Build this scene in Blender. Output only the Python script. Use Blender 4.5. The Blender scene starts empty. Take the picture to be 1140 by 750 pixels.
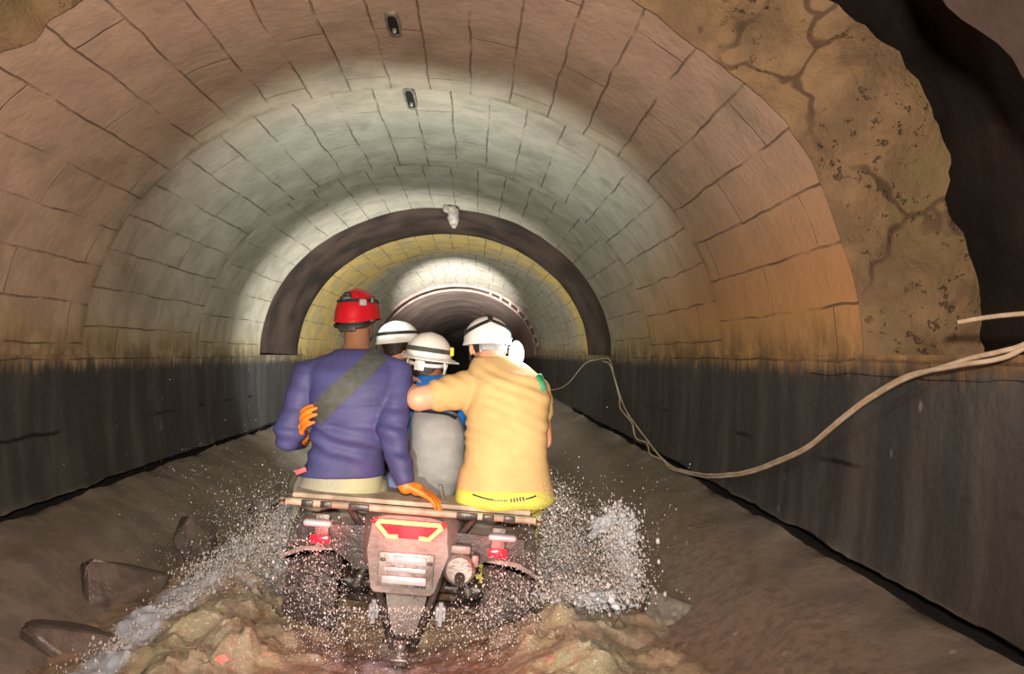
import bpy, bmesh, math, random
from mathutils import Vector, Matrix, noise
from mathutils.bvhtree import BVHTree
R = math.radians
PI = math.pi
S = bpy.context.scene
COL = S.collection

# ------------------------------------------------------------------ camera
FPX = 823.0                       # focal length in pixels of the 1140 px frame
CX, CZ = 0.46, 1.5                # camera stands right of the tunnel axis, 1.5 m up
cd = bpy.data.cameras.new('camera')
cam = bpy.data.objects.new('camera', cd)
COL.objects.link(cam)
cam.location = (CX, 0, CZ)
cam.rotation_euler = (R(90), 0, 0)
cd.sensor_width = 36.0
cd.lens = 36.0 * FPX / 1140.0
cd.shift_x = 40.0 / 1140.0
cd.shift_y = 20.0 / 1140.0
cd.clip_start = 0.05
S.camera = cam


def at(px, py, D):
    return Vector((CX + (px - 530.0) / FPX * D, D, CZ - (py - 395.0) / FPX * D))


# ------------------------------------------------------------------ world, exposure, lamps carried by the follower
w = bpy.data.worlds.new('World')
S.world = w
w.use_nodes = True
w.node_tree.nodes['Background'].inputs[0].default_value = (0.75, 0.62, 0.5, 1)
w.node_tree.nodes['Background'].inputs[1].default_value = 0.012
S.view_settings.view_transform = 'Standard'
S.view_settings.look = 'None'
S.view_settings.exposure = 0.0
S.view_settings.gamma = 1.0
S.view_settings.use_curve_mapping = False
S.cycles.use_denoising = True
S.cycles.max_bounces = 6
S.cycles.sample_clamp_indirect = 4.0


def spot(name, loc, target, energy, color, size, blend=0.6, radius=0.05):
    l = bpy.data.lights.new(name, 'SPOT')
    l.energy = energy
    l.color = color
    l.spot_size = R(size)
    l.spot_blend = blend
    l.shadow_soft_size = radius
    o = bpy.data.objects.new(name, l)
    COL.objects.link(o)
    o.location = loc
    d = Vector(target) - Vector(loc)
    o.rotation_euler = d.to_track_quat('-Z', 'Y').to_euler()
    return o


def point(name, loc, energy, color, radius=0.04):
    l = bpy.data.lights.new(name, 'POINT')
    l.energy = energy
    l.color = color
    l.shadow_soft_size = radius
    o = bpy.data.objects.new(name, l)
    COL.objects.link(o)
    o.location = loc
    return o


# the following vehicle's headlights and the photographer's own cap lamp
spot('follower_headlight', (0.10, -0.9, 1.05), (0.22, 3.2, 0.92), 720, (1.0, 0.93, 0.82), 44, 1.0, 0.08)
spot('follower_cap_lamp', (0.46, -0.30, 1.75), (-0.25, 3.8, 2.5), 800, (1.0, 0.75, 0.60), 140, 1.0, 0.06)
# cap lamps on the riders, shining ahead and up, and the machine's own headlight
spot('rider_cap_lamp_left', at(399, 335, 3.70), (-0.6, 9.5, 4.6), 170, (0.93, 1.0, 0.93), 100, 1.0, 0.04)
spot('rider_cap_lamp_right', at(548, 352, 3.74), (0.6, 9.5, 4.6), 130, (0.93, 1.0, 0.93), 100, 1.0, 0.04)
spot('driver_headlight', (0.15, 5.4, 0.95), (-0.9, 12.0, 2.2), 2000, (1.0, 0.98, 0.90), 80, 1.0, 0.06)
spot('far_tube_fill', (0.15, 5.4, 0.95), (0.0, 20.0, 3.35), 62000, (1.0, 0.92, 0.86), 16, 0.9, 0.06)  # extra spot added to brighten the far tube


# ------------------------------------------------------------------ material helpers
class NT:
    def __init__(s, name):
        m = bpy.data.materials.new(name)
        m.use_nodes = True
        s.m = m
        s.t = m.node_tree
        s.p = s.t.nodes['Principled BSDF']

    def n(s, ty, **kw):
        nd = s.t.nodes.new(ty)
        for k, v in kw.items():
            setattr(nd, k, v)
        return nd

    def link(s, a, b):
        s.t.links.new(a, b)

    def val(s, nd, i, v):
        if isinstance(v, (int, float)):
            nd.inputs[i].default_value = v
        elif isinstance(v, tuple):
            nd.inputs[i].default_value = v if len(v) != 3 or nd.inputs[i].type == 'VECTOR' else (*v, 1)
        else:
            s.link(v, nd.inputs[i])

    def math(s, op, a, b=0.0, c=None, clamp=False):
        nd = s.n('ShaderNodeMath', operation=op, use_clamp=clamp)
        s.val(nd, 0, a)
        s.val(nd, 1, b)
        if c is not None:
            s.val(nd, 2, c)
        return nd.outputs[0]

    def mix(s, f, a, b, blend='MIX'):
        nd = s.n('ShaderNodeMix', data_type='RGBA', blend_type=blend)
        s.val(nd, 0, f)
        s.val(nd, 6, a)
        s.val(nd, 7, b)
        return nd.outputs[2]

    def noise(s, vec, scale, detail=4.0, rough=0.55, dist=0.0):
        nd = s.n('ShaderNodeTexNoise')
        if vec is not None:
            s.link(vec, nd.inputs['Vector'])
        nd.inputs['Scale'].default_value = scale
        nd.inputs['Detail'].default_value = detail
        nd.inputs['Roughness'].default_value = rough
        nd.inputs['Distortion'].default_value = dist
        return nd.outputs['Fac']

    def ramp(s, f, lo, hi):          # smooth 0..1 between lo and hi
        nd = s.n('ShaderNodeMapRange', interpolation_type='SMOOTHSTEP')
        s.val(nd, 0, f)
        s.val(nd, 1, lo)
        s.val(nd, 2, hi)
        return nd.outputs[0]

    def scalevec(s, vec, sc):
        nd = s.n('ShaderNodeMapping')
        s.link(vec, nd.inputs['Vector'])
        nd.inputs['Scale'].default_value = sc
        return nd.outputs[0]

    def bump(s, h, strength=0.4, dist=0.02):
        b = s.n('ShaderNodeBump')
        b.inputs['Strength'].default_value = strength
        b.inputs['Distance'].default_value = dist
        s.link(h, b.inputs['Height'])
        s.link(b.outputs[0], s.p.inputs['Normal'])

    def out(s, name, v):
        i = s.p.inputs[name]
        if isinstance(v, (int, float)):
            i.default_value = v
        elif isinstance(v, tuple):
            i.default_value = (*v, 1) if len(v) == 3 else v
        else:
            s.link(v, i)

    def obj(s):
        return s.n('ShaderNodeTexCoord').outputs['Object']

    def geo(s):
        return s.n('ShaderNodeNewGeometry').outputs['Position']

    def xyz(s, v):
        nd = s.n('ShaderNodeSeparateXYZ')
        s.link(v, nd.inputs[0])
        return nd.outputs


def plain(name, c1, c2=None, scale=12.0, rough=0.6, metal=0.0, bump=0.15, bscale=60.0, spec=0.5, aniso=(1, 1, 1)):
    k = NT(name)
    v = k.obj()
    if aniso != (1, 1, 1):
        v = k.scalevec(v, aniso)
    c2 = c2 or tuple(x * 0.7 for x in c1)
    f = k.ramp(k.noise(v, scale, 5.0), 0.35, 0.65)
    k.out('Base Color', k.mix(f, c1, c2))
    k.out('Roughness', rough)
    k.out('Metallic', metal)
    k.out('Specular IOR Level', spec)
    if bump:
        k.bump(k.noise(v, bscale, 4.0), bump, 0.01)
    return k.m


def emit(name, col, strength, base=(0.8, 0.8, 0.8)):
    k = NT(name)
    k.out('Base Color', base)
    k.out('Emission Color', col)
    k.out('Emission Strength', strength)
    k.out('Roughness', 0.2)
    return k.m


def lining_material():
    k = NT('block_lining')
    P = k.geo()
    x, y, z = k.xyz(P)
    uv = k.n('ShaderNodeUVMap').outputs[0]
    # small wander so that the joints are not ruler straight
    nd = k.n('ShaderNodeTexNoise')
    k.link(P, nd.inputs['Vector'])
    nd.inputs['Scale'].default_value = 3.2
    nd.inputs['Detail'].default_value = 3
    vm = k.n('ShaderNodeVectorMath', operation='MULTIPLY_ADD')
    k.link(nd.outputs['Color'], vm.inputs[0])
    vm.inputs[1].default_value = (0.05, 0.045, 0)
    k.link(uv, vm.inputs[2])
    br = k.n('ShaderNodeTexBrick')
    br.offset = 0.5
    br.offset_frequency = 2
    k.link(vm.outputs[0], br.inputs['Vector'])
    br.inputs['Color1'].default_value = (0, 0, 0, 1)
    br.inputs['Color2'].default_value = (1, 1, 1, 1)
    br.inputs['Mortar'].default_value = (0.5, 0.5, 0.5, 1)
    br.inputs['Scale'].default_value = 1.0
    br.inputs['Mortar Size'].default_value = 0.007
    br.inputs['Mortar Smooth'].default_value = 0.7
    br.inputs['Brick Width'].default_value = 1.27
    br.inputs['Row Height'].default_value = 0.25
    joint = br.outputs['Fac']
    n1 = k.noise(P, 1.1, 4)
    n2 = k.noise(P, 4.5, 6, 0.6)
    n3 = k.noise(P, 22.0, 5, 0.6)
    # block tints: tan near, grey-green farther in
    warm = k.mix(k.ramp(n2, 0.3, 0.7), (0.47, 0.355, 0.265), (0.37, 0.275, 0.20))
    cool = k.mix(k.ramp(n2, 0.3, 0.7), (0.44, 0.43, 0.36), (0.31, 0.31, 0.25))
    far = k.ramp(k.math('ADD', y, k.math('MULTIPLY', n1, 1.6)), 4.6, 6.4)
    col = k.mix(far, warm, cool)
    tint = k.math('MULTIPLY', k.math('SUBTRACT', br.outputs['Color'], 0.5), 0.22)
    col = k.mix(k.math('ADD', 0.5, tint, clamp=True), k.mix(0.18, col, (0.1, 0.09, 0.07)), k.mix(0.12, col, (0.8, 0.72, 0.6)))
    # damp grey-green clouds
    col = k.mix(k.math('MULTIPLY', k.ramp(k.noise(P, 2.2, 5, 0.6, 0.6), 0.52, 0.72), 0.5), col, (0.20, 0.185, 0.14))
    # rust orange seepage low on the right side
    om = k.math('MULTIPLY', k.ramp(k.math('ADD', x, k.math('MULTIPLY', n1, 0.8)), 1.45, 2.15), k.ramp(y, 8.6, 5.4))
    om = k.math('MULTIPLY', om, k.ramp(k.math('ADD', z, k.math('MULTIPLY', n2, 0.4)), 2.75, 1.9))
    col = k.mix(k.math('MULTIPLY', om, 0.72), col, (0.50, 0.25, 0.075))
    # yellow mineral stain just above the tar and over the ring beyond the gap
    ym = k.ramp(k.math('ADD', z, k.math('MULTIPLY', n2, -0.35)), 1.66, 1.36)
    col = k.mix(k.math('MULTIPLY', ym, 0.45), col, (0.42, 0.30, 0.10))
    y2 = k.math('MULTIPLY', k.ramp(k.math('ADD', y, k.math('ADD', k.math('MULTIPLY', n2, 1.6), k.math('MULTIPLY', x, 0.55))), 13.4, 12.1), k.ramp(y, 9.6, 10.0))
    col = k.mix(k.math('MULTIPLY', y2, 0.85), col, k.mix(k.ramp(n2, 0.42, 0.62), (0.66, 0.47, 0.12), (0.45, 0.38, 0.20)))
    # joints: dark, uneven, fading out in places
    jm = k.math('MULTIPLY', joint, k.ramp(k.noise(P, 2.6, 4, 0.6), 0.34, 0.62))
    col = k.mix(k.math('MULTIPLY', jm, 0.80), col, (0.085, 0.062, 0.04))
    # ochre dirt along the ring joints
    rj = None
    for yj in (4.6, 6.5, 12.1, 14.0):
        d = k.math('ABSOLUTE', k.math('SUBTRACT', k.math('ADD', y, k.math('MULTIPLY', k.math('SUBTRACT', n2, 0.5), 0.1)), yj))
        a = k.ramp(d, 0.07, 0.01)
        rj = a if rj is None else k.math('MAXIMUM', rj, a)
    col = k.mix(k.math('MULTIPLY', rj, k.math('MULTIPLY', k.ramp(k.noise(P, 3.1, 4, 0.65), 0.40, 0.66), 0.6)), col, (0.16, 0.115, 0.045))
    # tar coating on the lower wall, with drips
    drip = k.noise(k.scalevec(P, (1, 9, 0.9)), 2.4, 5, 0.7)
    edge = k.math('ADD', z, k.math('MULTIPLY', k.math('SUBTRACT', drip, 0.5), 0.24))
    tar = k.ramp(edge, 1.50, 1.385)
    smear = k.math('MULTIPLY', k.ramp(edge, 1.72, 1.45), 0.72)
    col = k.mix(k.math('MULTIPLY', smear, k.ramp(n2, 0.3, 0.6)), col, (0.07, 0.055, 0.04))
    streak = k.noise(k.scalevec(P, (1.3, 2.6, 0.45)), 2.0, 5, 0.6)
    tc = k.mix(k.ramp(streak, 0.42, 0.72), (0.040, 0.044, 0.045), (0.082, 0.085, 0.082))
    # bare mortar below the long crack
    ap = k.ramp(k.math('ADD', z, k.math('MULTIPLY', n2, 0.1)), 0.76, 0.68)
    ac = k.mix(k.ramp(n2, 0.35, 0.65), (0.21, 0.183, 0.15), (0.135, 0.12, 0.103))
    tc = k.mix(ap, tc, ac)
    # worn brown toe of the right apron
    toe = k.math('MULTIPLY', k.ramp(z, 0.60, 0.53), k.ramp(x, 0.9, 1.1))
    tc = k.mix(k.math('MULTIPLY', toe, 0.75), tc, k.mix(k.ramp(n3, 0.4, 0.65), (0.20, 0.155, 0.11), (0.12, 0.09, 0.06)))
    # a second, broken construction joint higher on the wall
    jl = k.math('ABSOLUTE', k.math('SUBTRACT', k.math('ADD', z, k.math('MULTIPLY', k.math('SUBTRACT', n2, 0.5), 0.05)), 1.05))
    jl = k.math('MULTIPLY', k.ramp(jl, 0.016, 0.005), k.ramp(k.noise(k.scalevec(P, (0.3, 1, 0.3)), 1.7, 3), 0.50, 0.58))
    tc = k.mix(k.math('MULTIPLY', jl, 0.9), tc, (0.008, 0.008, 0.008))
    # pale splashes and lime runs
    sp = k.n('ShaderNodeTexVoronoi')
    k.link(k.scalevec(P, (6, 6, 3.2)), sp.inputs['Vector'])
    sp.inputs['Scale'].default_value = 1.6
    spm = k.math('MULTIPLY', k.ramp(sp.outputs['Distance'], 0.13, 0.06), k.ramp(k.noise(P, 1.7, 2), 0.5, 0.6))
    tc = k.mix(k.math('MULTIPLY', spm, 0.5), tc, (0.35, 0.34, 0.30))
    col = k.mix(tar, col, tc)
    k.out('Base Color', col)
    k.out('Roughness', k.math('SUBTRACT', 0.78, k.math('MULTIPLY', tar, 0.33)))
    k.out('Specular IOR Level', 0.35)
    h = k.math('ADD', k.math('MULTIPLY', n2, 0.5), k.math('MULTIPLY', n3, 0.3))
    h = k.math('SUBTRACT', h, k.math('MULTIPLY', k.math('MULTIPLY', jm, k.math('SUBTRACT', 1.0, tar)), 0.6))
    k.bump(h, 0.55, 0.03)
    return k.m


def water_material():
    k = NT('turbid_water')
    P = k.geo()
    x, y, z = k.xyz(P)
    fo = k.n('ShaderNodeAttribute', attribute_name='foam').outputs['Fac']
    n = k.noise(P, 16.0, 6, 0.7, 0.8)
    n2 = k.noise(P, 3.0, 3)
    base = k.mix(k.ramp(n2, 0.35, 0.65), (0.36, 0.29, 0.19), (0.24, 0.18, 0.125))
    f = k.ramp(k.math('ADD', fo, k.math('MULTIPLY', k.math('SUBTRACT', n, 0.5), 1.3)), 0.35, 0.8)
    col = k.mix(f, base, (0.54, 0.63, 0.74))  # foam coloured bluish to carry the cool lamp light
    tn = k.n('ShaderNodeAttribute', attribute_name='froth').outputs['Fac']
    tf = k.ramp(k.math('ADD', tn, k.math('MULTIPLY', k.math('SUBTRACT', n, 0.5), 1.2)), 0.25, 0.75)
    col = k.mix(k.math('MULTIPLY', tf, 0.9), col, k.mix(k.ramp(n2, 0.4, 0.6), (0.30, 0.30, 0.19), (0.33, 0.30, 0.215)))
    fl = k.math('MULTIPLY', k.ramp(k.noise(P, 27.0, 6, 0.75, 1.5), 0.52, 0.66), tn)
    col = k.mix(k.math('MULTIPLY', fl, 0.75), col, (0.62, 0.63, 0.56))
    k.out('Coat Weight', 0.7)
    k.out('Coat Roughness', 0.07)
    k.out('Base Color', col)
    k.out('Roughness', k.math('ADD', 0.10, k.math('MULTIPLY', f, 0.3)))
    k.out('Specular IOR Level', 0.7)
    k.out('Subsurface Weight', 0.55)
    k.out('Subsurface Scale', 0.03)
    k.p.inputs['Subsurface Radius'].default_value = (1.0, 0.9, 0.7)
    k.bump(k.noise(P, 40.0, 5, 0.7, 1.0), 0.6, 0.025)
    return k.m


def broken_face_material():
    k = NT('broken_concrete_face')
    P = k.geo()
    n2 = k.noise(P, 4.5, 6, 0.6)
    pits = k.ramp(k.noise(P, 24.0, 3, 0.7), 0.60, 0.68)
    pits = k.math('MULTIPLY', pits, k.ramp(k.noise(P, 3.0, 3), 0.42, 0.6))
    c = k.mix(k.ramp(n2, 0.35, 0.65), (0.21, 0.145, 0.075), (0.125, 0.085, 0.045))
    c = k.mix(k.ramp(k.noise(P, 1.6, 4), 0.5, 0.65), c, (0.15, 0.12, 0.05))
    # long radial-parallel fissure and rusty joints
    vo = k.n('ShaderNodeTexVoronoi', feature='DISTANCE_TO_EDGE')
    nd = k.n('ShaderNodeTexNoise')
    k.link(P, nd.inputs['Vector'])
    nd.inputs['Scale'].default_value = 5.0
    vm = k.n('ShaderNodeVectorMath', operation='MULTIPLY_ADD')
    k.link(nd.outputs['Color'], vm.inputs[0])
    vm.inputs[1].default_value = (0.25, 0.25, 0.25)
    k.link(P, vm.inputs[2])
    k.link(vm.outputs[0], vo.inputs['Vector'])
    vo.inputs['Scale'].default_value = 1.9
    cr = k.math('MULTIPLY', k.ramp(vo.outputs['Distance'], 0.035, 0.01), k.ramp(k.noise(P, 2.3, 3), 0.45, 0.6))
    c = k.mix(k.math('MULTIPLY', cr, 0.85), c, (0.06, 0.035, 0.02))
    c = k.mix(k.math('MULTIPLY', pits, 0.75), c, (0.06, 0.04, 0.025))
    k.out('Base Color', c)
    k.out('Roughness', 0.8)
    h = k.math('SUBTRACT', k.math('ADD', k.math('MULTIPLY', n2, 0.7), k.math('MULTIPLY', k.noise(P, 30, 5, 0.65), 0.35)), k.math('MULTIPLY', pits, 0.5))
    k.bump(h, 0.8, 0.04)
    return k.m


LIN = lining_material()
FACE = broken_face_material()
WATER = water_material()
M = {}
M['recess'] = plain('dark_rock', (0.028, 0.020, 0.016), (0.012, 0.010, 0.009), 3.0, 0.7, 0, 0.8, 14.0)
M['gapband'] = plain('rusted_sheet', (0.075, 0.050, 0.041), (0.024, 0.019, 0.017), 2.6, 0.6, 0, 0.6, 12.0)
M['oldlining'] = plain('unlit_concrete', (0.060, 0.043, 0.036), (0.030, 0.022, 0.018), 3.0, 0.8, 0, 0.7, 16.0)  # brown concrete, darkened in colour because it lies outside the beam
M['fartube'] = plain('brown_steel_lining', (0.48, 0.37, 0.325), (0.32, 0.25, 0.215), 1.2, 0.45, 0.1, 0.4, 5.0)
M['ring'] = plain('pale_rusty_flange', (0.20, 0.145, 0.125), (0.12, 0.08, 0.065), 6.0, 0.5, 0.2, 0.3)
M['rock'] = plain('wet_broken_concrete', (0.13, 0.108, 0.092), (0.065, 0.055, 0.048), 6.0, 0.42, 0, 0.6, 30.0)
M['floor'] = plain('silt_bed', (0.16, 0.12, 0.08), (0.1, 0.075, 0.05), 4.0, 0.8)
M['cable'] = plain('dirty_white_cable', (0.62, 0.56, 0.44), (0.45, 0.36, 0.24), 9.0, 0.5)
M['iron'] = plain('rusty_iron', (0.05, 0.032, 0.02), (0.02, 0.014, 0.01), 20.0, 0.7, 0.3)
M['hole_shade'] = plain('shade_black', (0.008, 0.007, 0.006), (0.004, 0.004, 0.004), 20.0, 0.9)  # near-black that puts deep shade into the colour
M['lime'] = plain('lime_crust', (0.24, 0.225, 0.195), (0.13, 0.12, 0.10), 25.0, 0.6)
M['foam'] = plain('cool_lit_foam', (0.54, 0.62, 0.71), (0.34, 0.38, 0.42), 14.0, 0.35, 0, 0.9, 45.0)  # blue of the lamp light is put into the foam colour
M['drop'] = plain('water_drop', (0.54, 0.545, 0.55), (0.42, 0.41, 0.40), 3.0, 0.2, 0, 0)
M['navy'] = plain('navy_jersey', (0.052, 0.056, 0.165), (0.038, 0.040, 0.125), 5.0, 0.62, 0, 0.2, 160.0, 0.4)
M['khaki'] = plain('khaki_cotton', (0.54, 0.39, 0.175), (0.47, 0.33, 0.145), 6.0, 0.8, 0, 0.2, 160.0, 0.2)
M['neon'] = plain('lime_trousers', (0.60, 0.58, 0.10), (0.48, 0.46, 0.09), 8.0, 0.75, 0, 0.25, 90.0, 0.2)
M['greypants'] = plain('muddy_grey_trousers', (0.27, 0.265, 0.24), (0.33, 0.33, 0.19), 5.0, 0.6, 0, 0.3, 70.0)
M['jeans'] = plain('wet_blue_trousers', (0.16, 0.22, 0.42), (0.10, 0.14, 0.28), 8.0, 0.7)
M['blue'] = plain('bright_blue_shirt', (0.012, 0.22, 0.80), (0.01, 0.16, 0.62), 8.0, 0.55)
M['dark'] = plain('dark_jacket', (0.028, 0.018, 0.018), (0.016, 0.012, 0.014), 8.0, 0.7)
M['bag'] = plain('grey_bag_cloth', (0.205, 0.22, 0.22), (0.155, 0.165, 0.165), 5.0, 0.62, 0, 0.3, 60.0)
M['strap'] = plain('dark_green_webbing', (0.060, 0.068, 0.062), (0.045, 0.05, 0.046), 30.0, 0.7)
M['black'] = plain('black_nylon', (0.012, 0.012, 0.013), (0.02, 0.02, 0.02), 20.0, 0.5)
M['orange'] = plain('orange_rubber_glove', (0.62, 0.19, 0.015), (0.52, 0.15, 0.012), 12.0, 0.5)
M['redhelm'] = plain('red_helmet_shell', (0.38, 0.008, 0.016), (0.32, 0.006, 0.012), 4.0, 0.28, 0, 0.02)
M['whitehelm'] = plain('white_helmet_shell', (0.72, 0.75, 0.72), (0.62, 0.65, 0.62), 4.0, 0.35, 0, 0.02)
M['greyclip'] = plain('grey_plastic', (0.25, 0.26, 0.26), (0.17, 0.18, 0.18), 20.0, 0.5, 0, 0)
M['yellow'] = plain('yellow_plastic', (0.85, 0.50, 0.03), (0.7, 0.4, 0.02), 10.0, 0.4, 0, 0)
M['green'] = plain('green_webbing', (0.10, 0.50, 0.26), (0.08, 0.4, 0.2), 10.0, 0.6)
M['pink'] = plain('pink_tag', (0.65, 0.10, 0.14), (0.5, 0.08, 0.1), 10.0, 0.6)
M['skinbrown'] = plain('brown_skin', (0.22, 0.105, 0.058), (0.17, 0.08, 0.045), 8.0, 0.5, 0, 0.08)
M['skinfair'] = plain('fair_skin', (0.66, 0.34, 0.215), (0.58, 0.27, 0.165), 8.0, 0.5, 0, 0.08)
M['hair'] = plain('black_hair', (0.018, 0.012, 0.010), (0.03, 0.02, 0.016), 40.0, 0.5, 0, 0.6, 120.0)
M['eye'] = plain('eye_white', (0.7, 0.68, 0.65), (0.65, 0.62, 0.6), 4.0, 0.2, 0, 0)
M['lip'] = plain('lip', (0.35, 0.13, 0.11), (0.3, 0.1, 0.09), 10.0, 0.45, 0, 0)
M['rubber'] = plain('muddy_tyre_rubber', (0.022, 0.018, 0.018), (0.07, 0.052, 0.045), 9.0, 0.55, 0, 0.4, 60.0)
M['plastic'] = plain('mud_splashed_plastic', (0.22, 0.195, 0.18), (0.11, 0.092, 0.083), 6.0, 0.45, 0, 0.3, 40.0)
M['blackplastic'] = plain('black_plastic', (0.018, 0.015, 0.015), (0.055, 0.042, 0.038), 9.0, 0.4, 0, 0.3, 40.0)
M['rackboard'] = plain('muddy_rack_board', (0.42, 0.36, 0.27), (0.22, 0.18, 0.13), 9.0, 0.6, 0, 0.3, 40.0)
M['steel'] = plain('dull_steel', (0.33, 0.32, 0.30), (0.15, 0.13, 0.12), 12.0, 0.42, 0.6, 0.2)
M['silver'] = plain('pale_plate', (0.46, 0.49, 0.53), (0.34, 0.36, 0.39), 10.0, 0.35, 0.2, 0.1)
M['brass'] = plain('brass_fitting', (0.55, 0.40, 0.12), (0.4, 0.28, 0.08), 20.0, 0.35, 0.8, 0)
M['redlens'] = emit('lit_red_lens', (1.0, 0.008, 0.015), 4.5, (0.22, 0.004, 0.004))
M['tailglow'] = emit('tail_light_strip', (1.0, 0.30, 0.045), 7.5, (0.9, 0.2, 0.1))
M['redref'] = emit('glowing_reflector', (1.0, 0.01, 0.02), 3.0, (0.25, 0.005, 0.008))  # reflectors given a red glow of their own
M['lampwhite'] = emit('lit_lamp_lens', (0.93, 0.97, 1.0), 40.0)
M['lampsmall'] = emit('lit_small_lens', (1.0, 0.98, 0.95), 6.0)


# ------------------------------------------------------------------ geometry helpers: a shape is (verts, faces)
def join(*gs):
    V, F = [], []
    for v, f in gs:
        o = len(V)
        V += list(v)
        F += [tuple(i + o for i in q) for q in f]
    return V, F


def xf(g, Mx):
    return [Mx @ Vector(v) for v in g[0]], g[1]


def loft(rings, cap=True, closed=False):
    n = len(rings[0])
    V = [Vector(p) for r in rings for p in r]
    F = []
    m = len(rings)
    for i in range(m if closed else m - 1):
        for j in range(n):
            a, b = i * n + j, i * n + (j + 1) % n
            c, d = ((i + 1) % m) * n + (j + 1) % n, ((i + 1) % m) * n + j
            F.append((a, b, c, d))
    if cap and not closed:
        for i, rev in ((0, True), (m - 1, False)):
            c = sum((Vector(p) for p in rings[i]), Vector()) / n
            V.append(c)
            k = len(V) - 1
            for j in range(n):
                a, b = i * n + j, i * n + (j + 1) % n
                F.append((b, a, k) if rev else (a, b, k))
    return V, F


def catmull(pts, sub):
    pts = [Vector(p) for p in pts]
    if len(pts) < 3:
        return [pts[0].lerp(pts[-1], i / sub) for i in range(sub + 1)]
    out = []
    q = [pts[0] * 2 - pts[1]] + pts + [pts[-1] * 2 - pts[-2]]
    for i in range(1, len(q) - 2):
        p0, p1, p2, p3 = q[i - 1:i + 3]
        for s in range(sub):
            t = s / sub
            out.append(0.5 * ((2 * p1) + (p2 - p0) * t + (2 * p0 - 5 * p1 + 4 * p2 - p3) * t * t + (3 * p1 - p0 - 3 * p2 + p3) * t ** 3))
    out.append(pts[-1])
    return out


def tube(pts, rad, n=10, cap=True, closed=False):
    pts = [Vector(p) for p in pts]
    m = len(pts)
    if not hasattr(rad, '__len__'):
        rad = [rad] * m
    rings = []
    prev = None
    for i in range(m):
        if closed:
            t = pts[(i + 1) % m] - pts[i - 1]
        else:
            t = pts[min(i + 1, m - 1)] - pts[max(i - 1, 0)]
        t.normalize()
        if prev is None:
            a = Vector((0, 0, 1)) if abs(t.z) < 0.9 else Vector((1, 0, 0))
            u = t.cross(a).normalized()
        else:
            u = (prev - t * prev.dot(t)).normalized()
        prev = u
        v = t.cross(u)
        rings.append([pts[i] + (u * math.cos(2 * PI * j / n) + v * math.sin(2 * PI * j / n)) * rad[i] for j in range(n)])
    return loft(rings, cap, closed)


def limb(pts, rads, n=16, sub=5):
    """smooth tapering limb with round ends"""
    P = catmull(pts, sub)
    m = len(P)
    rr = []
    for i in range(m):
        t = i / (m - 1) * (len(rads) - 1)
        k = min(int(t), len(rads) - 2)
        rr.append(rads[k] + (rads[k + 1] - rads[k]) * (t - k))
    d0 = (P[0] - P[1]).normalized()
    d1 = (P[-1] - P[-2]).normalized()
    A, RA, B, RB = [], [], [], []
    for a in (80, 55, 28):
        A.append(P[0] + d0 * rr[0] * math.sin(R(a)))
        RA.append(rr[0] * math.cos(R(a)))
    for a in (28, 55, 80):
        B.append(P[-1] + d1 * rr[-1] * math.sin(R(a)))
        RB.append(rr[-1] * math.cos(R(a)))
    return tube(A + P + B, RA + rr + RB, n)


def ell(c, r, Mx=None, n=20, m=12):
    rings = []
    for i in range(1, m):
        a = PI * i / m
        rings.append([Vector((math.cos(2 * PI * j / n) * math.sin(a) * r[0], math.sin(2 * PI * j / n) * math.sin(a) * r[1], -math.cos(a) * r[2])) for j in range(n)])
    g = loft(rings, True)
    T = Matrix.Translation(Vector(c))
    if Mx is not None:
        T = T @ Mx.to_4x4()
    return xf(g, T)


def box(c, s, bev=0.0, Mx=None, seg=2):
    bm = bmesh.new()
    bmesh.ops.create_cube(bm, size=1.0)
    for v in bm.verts:
        v.co = Vector((v.co.x * s[0], v.co.y * s[1], v.co.z * s[2]))
    if bev:
        bmesh.ops.bevel(bm, geom=bm.edges[:], offset=bev, segments=seg, profile=0.5, affect='EDGES')
    bm.verts.index_update()
    g = ([v.co.copy() for v in bm.verts], [tuple(v.index for v in f.verts) for f in bm.faces])
    bm.free()
    T = Matrix.Translation(Vector(c))
    if Mx is not None:
        T = T @ Mx.to_4x4()
    return xf(g, T)


def prism(outline, y0, y1):
    """outline of (x,z) extruded from y0 to y1"""
    n = len(outline)
    V = [Vector((p[0], y0, p[1])) for p in outline] + [Vector((p[0], y1, p[1])) for p in outline]
    F = [tuple(range(n)), tuple(range(2 * n - 1, n - 1, -1))]
    for i in range(n):
        j = (i + 1) % n
        F.append((j, i, i + n, j + n))
    return V, F


def lathe_x(profile, n=40, closed=False):
    """profile of (x, r) turned about the X axis"""
    rings = [[Vector((x, math.cos(2 * PI * j / n) * r, math.sin(2 * PI * j / n) * r)) for j in range(n)] for x, r in profile]
    return loft(rings, not closed, closed)


ORG = {}


def put(name, me, mat, parent, origin=None):
    o = bpy.data.objects.new(name, me)
    COL.objects.link(o)
    base = ORG[parent.name] if parent else (Vector(origin) if origin is not None else Vector())
    for v in me.vertices:
        v.co -= base
    if parent:
        o.parent = parent
    else:
        o.location = base
    ORG[o.name] = base.copy()
    if mat:
        me.materials.clear()
        me.materials.append(mat)
    return o


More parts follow.
